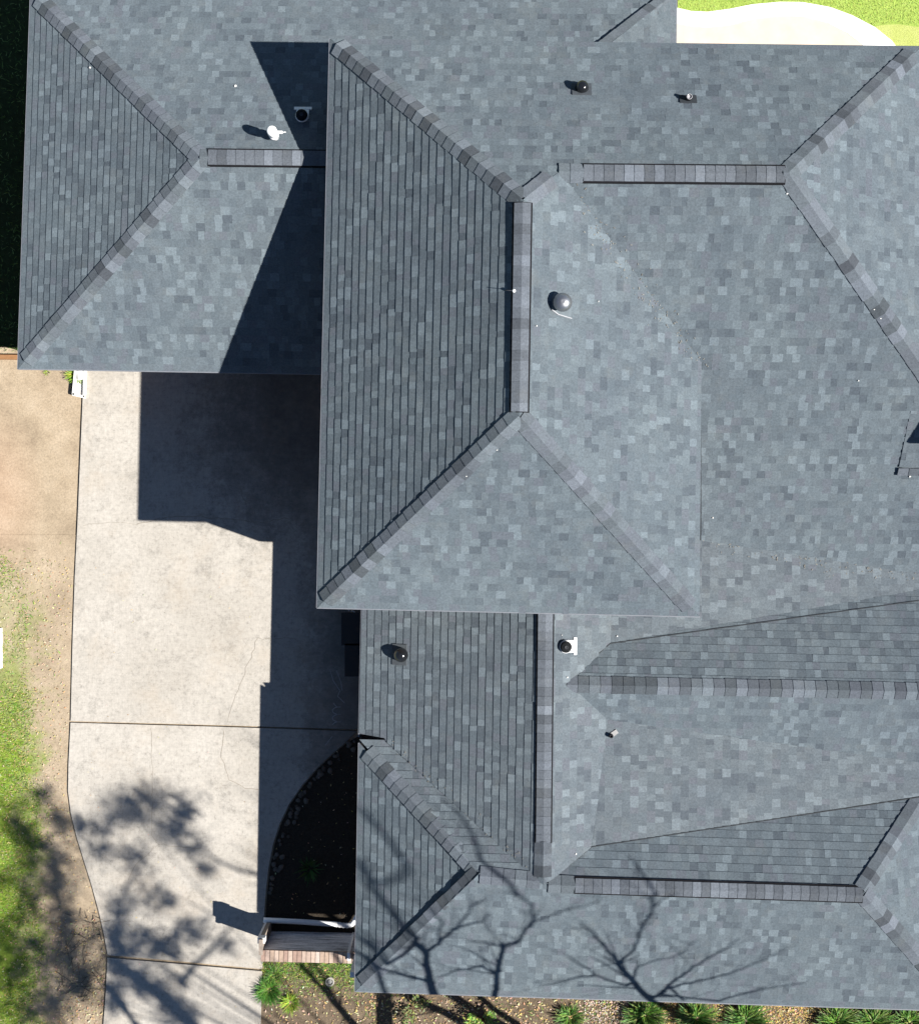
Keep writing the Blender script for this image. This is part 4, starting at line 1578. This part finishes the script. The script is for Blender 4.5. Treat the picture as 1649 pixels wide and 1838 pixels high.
def bare_tree(label, base, stems, k0, cat='tree'):
    """stems: list of (receiver, photo polyline of its shadow, width px start, end, k at start, k at end)"""
    e = tag(empty('bare_tree', base), label, cat)
    tr, cr = MB(), MB()
    bark = (0.13, 0.105, 0.085)
    skel = []
    for rec, pts, w0, w1, ka, kb, isstem in stems:
        P3 = []
        n = len(pts)
        for i, (x, y) in enumerate(pts):
            p = rec.on(x, y) if rec else at(x, y, 0)
            P3.append(cast(p, ka + (kb - ka) * i / max(1, n - 1)))
        fine, rad = [], []
        for i in range(n - 1):
            for s in range(3):
                t_ = s / 3
                q = P3[i].lerp(P3[i + 1], t_) + Vector((random.gauss(0, .012), random.gauss(0, .012), random.gauss(0, .02)))
                fine.append(q)
                rad.append((w0 + (w1 - w0) * (i + t_) / (n - 1)) * 0.0078 / 2)
        fine.append(P3[-1]); rad.append(w1 * 0.0078 / 2)
        if isstem:
            fork = base + Vector((0, 0, 1.6))
            mid = fork.lerp(fine[0], .5) + Vector((random.uniform(-.1, .1), -.1, .2))
            tr.tube([fork - Vector((0, 0, .3)), fork.lerp(mid, .5), mid, fine[0]], [rad[0] * 1.7, rad[0] * 1.5, rad[0] * 1.3, rad[0]], 8, bark)
        if not isstem and skel:
            near = min(skel, key=lambda q: (q - fine[0]).length + max(0, q.z - fine[0].z) * 2)
            if (near - fine[0]).length > 0.06:
                sag = near.lerp(fine[0], .5) + Vector((0, 0, -.06))
                cr.tube([near, sag, fine[0]], [rad[0], rad[0] * .95, rad[0]], 7, bark)
        elif isstem:
            skel += [fork.lerp(fine[0], t_ / 8) for t_ in range(9)]
        skel += fine
        cr.tube(fine, rad, 7, bark)
        # twigs
        for i in range(2, len(fine)):
            for _ in range(random.choice([0, 1, 1, 2])):
                d = (fine[i] - fine[i - 1]).normalized()
                side = Vector((random.uniform(-1, 1), random.uniform(-1, 1), random.uniform(.1, .9))).normalized()
                a = fine[i]
                b = a + (d + side * .9).normalized() * random.uniform(.25, .75)
                c = b + (d * .6 + side + Vector((0, 0, .4))).normalized() * random.uniform(.15, .4)
                tr_r = max(.006, min(.02, rad[i] * .32))
                cr.tube([a, b, c], [tr_r, tr_r * .7, .004], 5, bark)
    tr.tube([base - Vector((0, 0, .2)), base + Vector((0, 0, .15)), base + Vector((0.03, 0, 1.0)), base + Vector((0, 0, 1.7))], [.34, .24, .2, .18], 12, bark)
    tr.build('trunk', M_BARK, e).location = -base
    cr.build('crown', M_BARK, e).location = -base


S = P_R3S
W = P_HW
st = lambda rec, pts, w0, w1, ka, kb, s=0: (rec, pts, w0, w1, ka, kb, s)
bare_tree('leafless tree whose shadow crosses the front hip, west of the pair', Vector((4.6, -11.6, 0)), [
    st(S, [(777, 1785), (770, 1758), (765, 1716)], 17, 12, 4.8, 5.4, 1),
    st(W, [(751, 1696), (741, 1683), (708, 1647), (679, 1614), (643, 1542)], 12, 9, 6.6, 10.5),
    st(S, [(765, 1716), (751, 1696)], 12, 12, 5.4, 6.4),
    st(W, [(735, 1560), (690, 1500), (648, 1450)], 8, 6, 9.5, 11),
    st(W, [(700, 1735), (668, 1700), (641, 1680)], 10, 6, 7, 9.5),
    st(S, [(765, 1716), (783, 1693), (816, 1668), (862, 1654), (878, 1640)], 10, 3, 5.4, 7.5),
    st(S, [(816, 1668), (849, 1627), (868, 1614)], 6, 3, 6.4, 8),
    st(S, [(777, 1765), (744, 1755), (698, 1742), (650, 1720)], 9, 5, 5.0, 6.6),
    st(S, [(783, 1693), (790, 1655), (775, 1635)], 5, 3, 6, 8),
    st(S, [(886, 1788), (891, 1749), (901, 1706), (901, 1694)], 12, 8, 4.6, 5.8, 1),
    st(S, [(901, 1700), (931, 1686), (954, 1657), (955, 1624), (934, 1608), (908, 1601)], 8, 3, 5.8, 9),
    st(S, [(954, 1657), (986, 1644), (1026, 1631), (1075, 1618)], 5, 2.5, 6.8, 8.6),
    st(S, [(891, 1749), (862, 1732), (829, 1740), (790, 1752)], 7, 3, 5.2, 6.4),
    st(S, [(901, 1698), (878, 1693), (845, 1690)], 5, 3, 5.8, 7),
    st(P_HN, [(862, 1545), (850, 1500), (820, 1455), (790, 1430)], 8, 4, 8.5, 10.5),
    st(None, [(690, 1850), (690, 1815), (692, 1786)], 34, 30, 3.2, 4.4),
    st(None, [(850, 1846), (790, 1815), (735, 1786)], 18, 17, 3.0, 4.4),
    st(None, [(640, 1848), (612, 1812), (580, 1775), (540, 1733)], 17, 13, 3.4, 6.0),
], 4.8)
bare_tree('leafless tree whose shadow fans over the front eave, east of the pair', Vector((8.3, -11.4, 0)), [
    st(S, [(1165, 1796), (1133, 1763), (1107, 1726), (1111, 1729)], 13, 9, 4.6, 5.4, 1),
    st(S, [(1107, 1726), (1085, 1696), (1065, 1676), (1039, 1654)], 8, 3, 5.4, 7.6),
    st(S, [(1107, 1726), (1133, 1710), (1143, 1686), (1150, 1660), (1170, 1630), (1170, 1605)], 6, 7, 5.4, 8),
    st(P_R3N, [(1166, 1590), (1150, 1563), (1133, 1543)], 7, 4, 8.2, 9.2),
    st(S, [(1133, 1765), (1124, 1768), (1075, 1753), (1042, 1752), (976, 1768)], 6, 3, 5, 6.6),
    st(S, [(1175, 1790), (1200, 1769), (1233, 1743), (1266, 1720), (1300, 1703), (1326, 1683)], 8, 3, 4.8, 7.4),
    st(S, [(1195, 1775), (1240, 1762), (1280, 1756), (1316, 1743), (1350, 1730), (1393, 1713)], 6, 3, 5, 7.2),
    st(S, [(1133, 1743), (1167, 1726), (1210, 1716), (1253, 1686)], 4, 2, 5.4, 7),
    st(S, [(1200, 1772), (1226, 1795)], 6, 5, 4.8, 4.4),
    st(S, [(1160, 1790), (1220, 1788)], 7, 4, 4.8, 5.4),
    st(S, [(1290, 1798), (1333, 1783), (1383, 1773), (1446, 1763)], 5, 2, 5, 7),
    st(S, [(1058, 1742), (1019, 1716)], 5, 3, 6, 7),
    st(S, [(1170, 1630), (1195, 1612), (1215, 1600)], 4, 2, 7, 8),
    st(None, [(1140, 1850), (1135, 1815), (1132, 1796)], 22, 18, 3, 4.2),
    st(None, [(1250, 1850), (1228, 1825), (1220, 1800)], 16, 12, 3, 4.2),
], 4.6)

# evergreen south-east: its crown dapples the drive and the west lawn
e = tag(empty('evergreen_tree', (4.2, -13.2, 0)), 'evergreen tree with small leaves standing south of the house', 'tree')
base = Vector((4.2, -13.2, 0))
tr, lf = MB(), MB()
bark = (0.13, 0.10, 0.08)
fork = base + Vector((0, 0, 6.5))
tr.tube([base - Vector((0, 0, .2)), base + Vector((0, 0, .3)), base + Vector((.1, 0, 3)), fork], [.45, .34, .27, .22], 12, bark)
BL = [(245, 1470, 62, 34, 330), (335, 1450, 42, 30, 170), (215, 1440, 40, 28, 110), (265, 1430, 28, 26, 100), (190, 1520, 40, 30, 130), (255, 1540, 38, 26, 110), (320, 1490, 36, 24, 110),
      (345, 1520, 28, 20, 60), (270, 1610, 34, 24, 50), (215, 1640, 26, 40, 120), (200, 1690, 28, 36, 160), (290, 1690, 55, 28, 270), (345, 1670, 34, 24, 130), (240, 1700, 50, 26, 260), (230, 1745, 44, 32, 330), (280, 1765, 40, 30, 220), (205, 1790, 20, 34, 130), (300, 1800, 30, 28, 130), (330, 1825, 26, 24, 90),
      (60, 1520, 50, 40, 170), (90, 1560, 45, 45, 230), (40, 1600, 50, 50, 260), (110, 1620, 34, 46, 190), (30, 1680, 50, 50, 260), (130, 1690, 42, 44, 300), (80, 1730, 55, 46, 330), (20, 1770, 50, 50, 220), (120, 1780, 48, 40, 250), (60, 1820, 60, 34, 200), (150, 1745, 30, 36, 200),
      (30, 1470, 40, 30, 80), (110, 1480, 34, 26, 70), (75, 1430, 26, 20, 30), (370, 1560, 20, 14, 25), (410, 1700, 16, 14, 16), (300, 1620, 24, 14, 30), (150, 1480, 22, 20, 40)]
for (x, y, rx, ry, n) in BL:
    k = random.uniform(10.0, 14.0)
    c = cast(at(x, y), k)
    if n > 200 or x < 60:
        tr.tube([fork, fork.lerp(c, .5) + Vector((random.uniform(-.3, .3), random.uniform(-.3, .3), .7)), c], [.03, .014, .006], 6, bark)
    subs = [(rnd() * 6.283, math.sqrt(rnd()), random.uniform(.16, .42)) for _ in range(14)]
    for a, rr, sr in subs:
        c2 = cast(at(x + rx * rr * math.cos(a), y + ry * rr * math.sin(a)), k)
        tr.tube([c, c.lerp(c2, .5) + Vector((random.uniform(-.08, .08), random.uniform(-.08, .08), .05)), c2], [.014, .009, .005], 5, bark)
        for _ in range(3):
            tr.tube([c2, c2 + Vector((random.uniform(-.35, .35), random.uniform(-.35, .35), random.uniform(-.1, .3)))], [.007, .004], 4, bark)
    for q in range(int(n * (2.3 if x < 160 else 1.5))):
        a, rr, sr = random.choice(subs)
        p = cast(at(x + rx * rr * math.cos(a) + random.gauss(0, 1) * rx * sr, y + ry * rr * math.sin(a) + random.gauss(0, 1) * ry * sr * 1.2), k + random.uniform(-.5, .5))
        d = Vector((random.gauss(0, 1), random.gauss(0, 1), random.gauss(0, .6))).normalized() * random.uniform(.028, .052)
        s = d.cross(Vector((random.gauss(0, 1), random.gauss(0, 1), 1))).normalized() * d.length * .6
        lf.poly([p - d, p - s, p + d, p + s], (0.05, 0.09, 0.025))
for pts, w0, w1, ka, kb in (([(352, 1850), (300, 1795), (245, 1755), (200, 1722)], 26, 16, 9, 11), ([(323, 1764), (350, 1730), (385, 1695), (416, 1658)], 11, 5, 10, 12), ([(215, 1730), (212, 1680), (208, 1640), (225, 1590), (258, 1545)], 10, 5, 11, 12.5), ([(470, 1572), (430, 1562), (390, 1545), (360, 1520)], 8, 4, 11, 12.5), ([(250, 1850), (215, 1800), (190, 1770)], 22, 14, 9, 10.5), ([(335, 1690), (380, 1640), (300, 1600)], 5, 3, 11, 12)):
    P3 = [cast(at(x, y), ka + (kb - ka) * i / (len(pts) - 1)) for i, (x, y) in enumerate(pts)]
    j0 = fork if pts[0][1] > 1840 else (P3[0] + Vector((.05, -.02, -.1)) if pts[0][0] < 460 else fork)
    tr.tube([j0] + P3, [w0 * .0105 / 2 if pts[0][1] < 1840 else .16] + [(w0 + (w1 - w0) * i / (len(pts) - 1)) * .0105 / 2 for i in range(len(pts))], 8, bark)
tr.build('trunk', M_BARK, e).location = -base
lf.build('crown', M_LEAF, e).location = -base
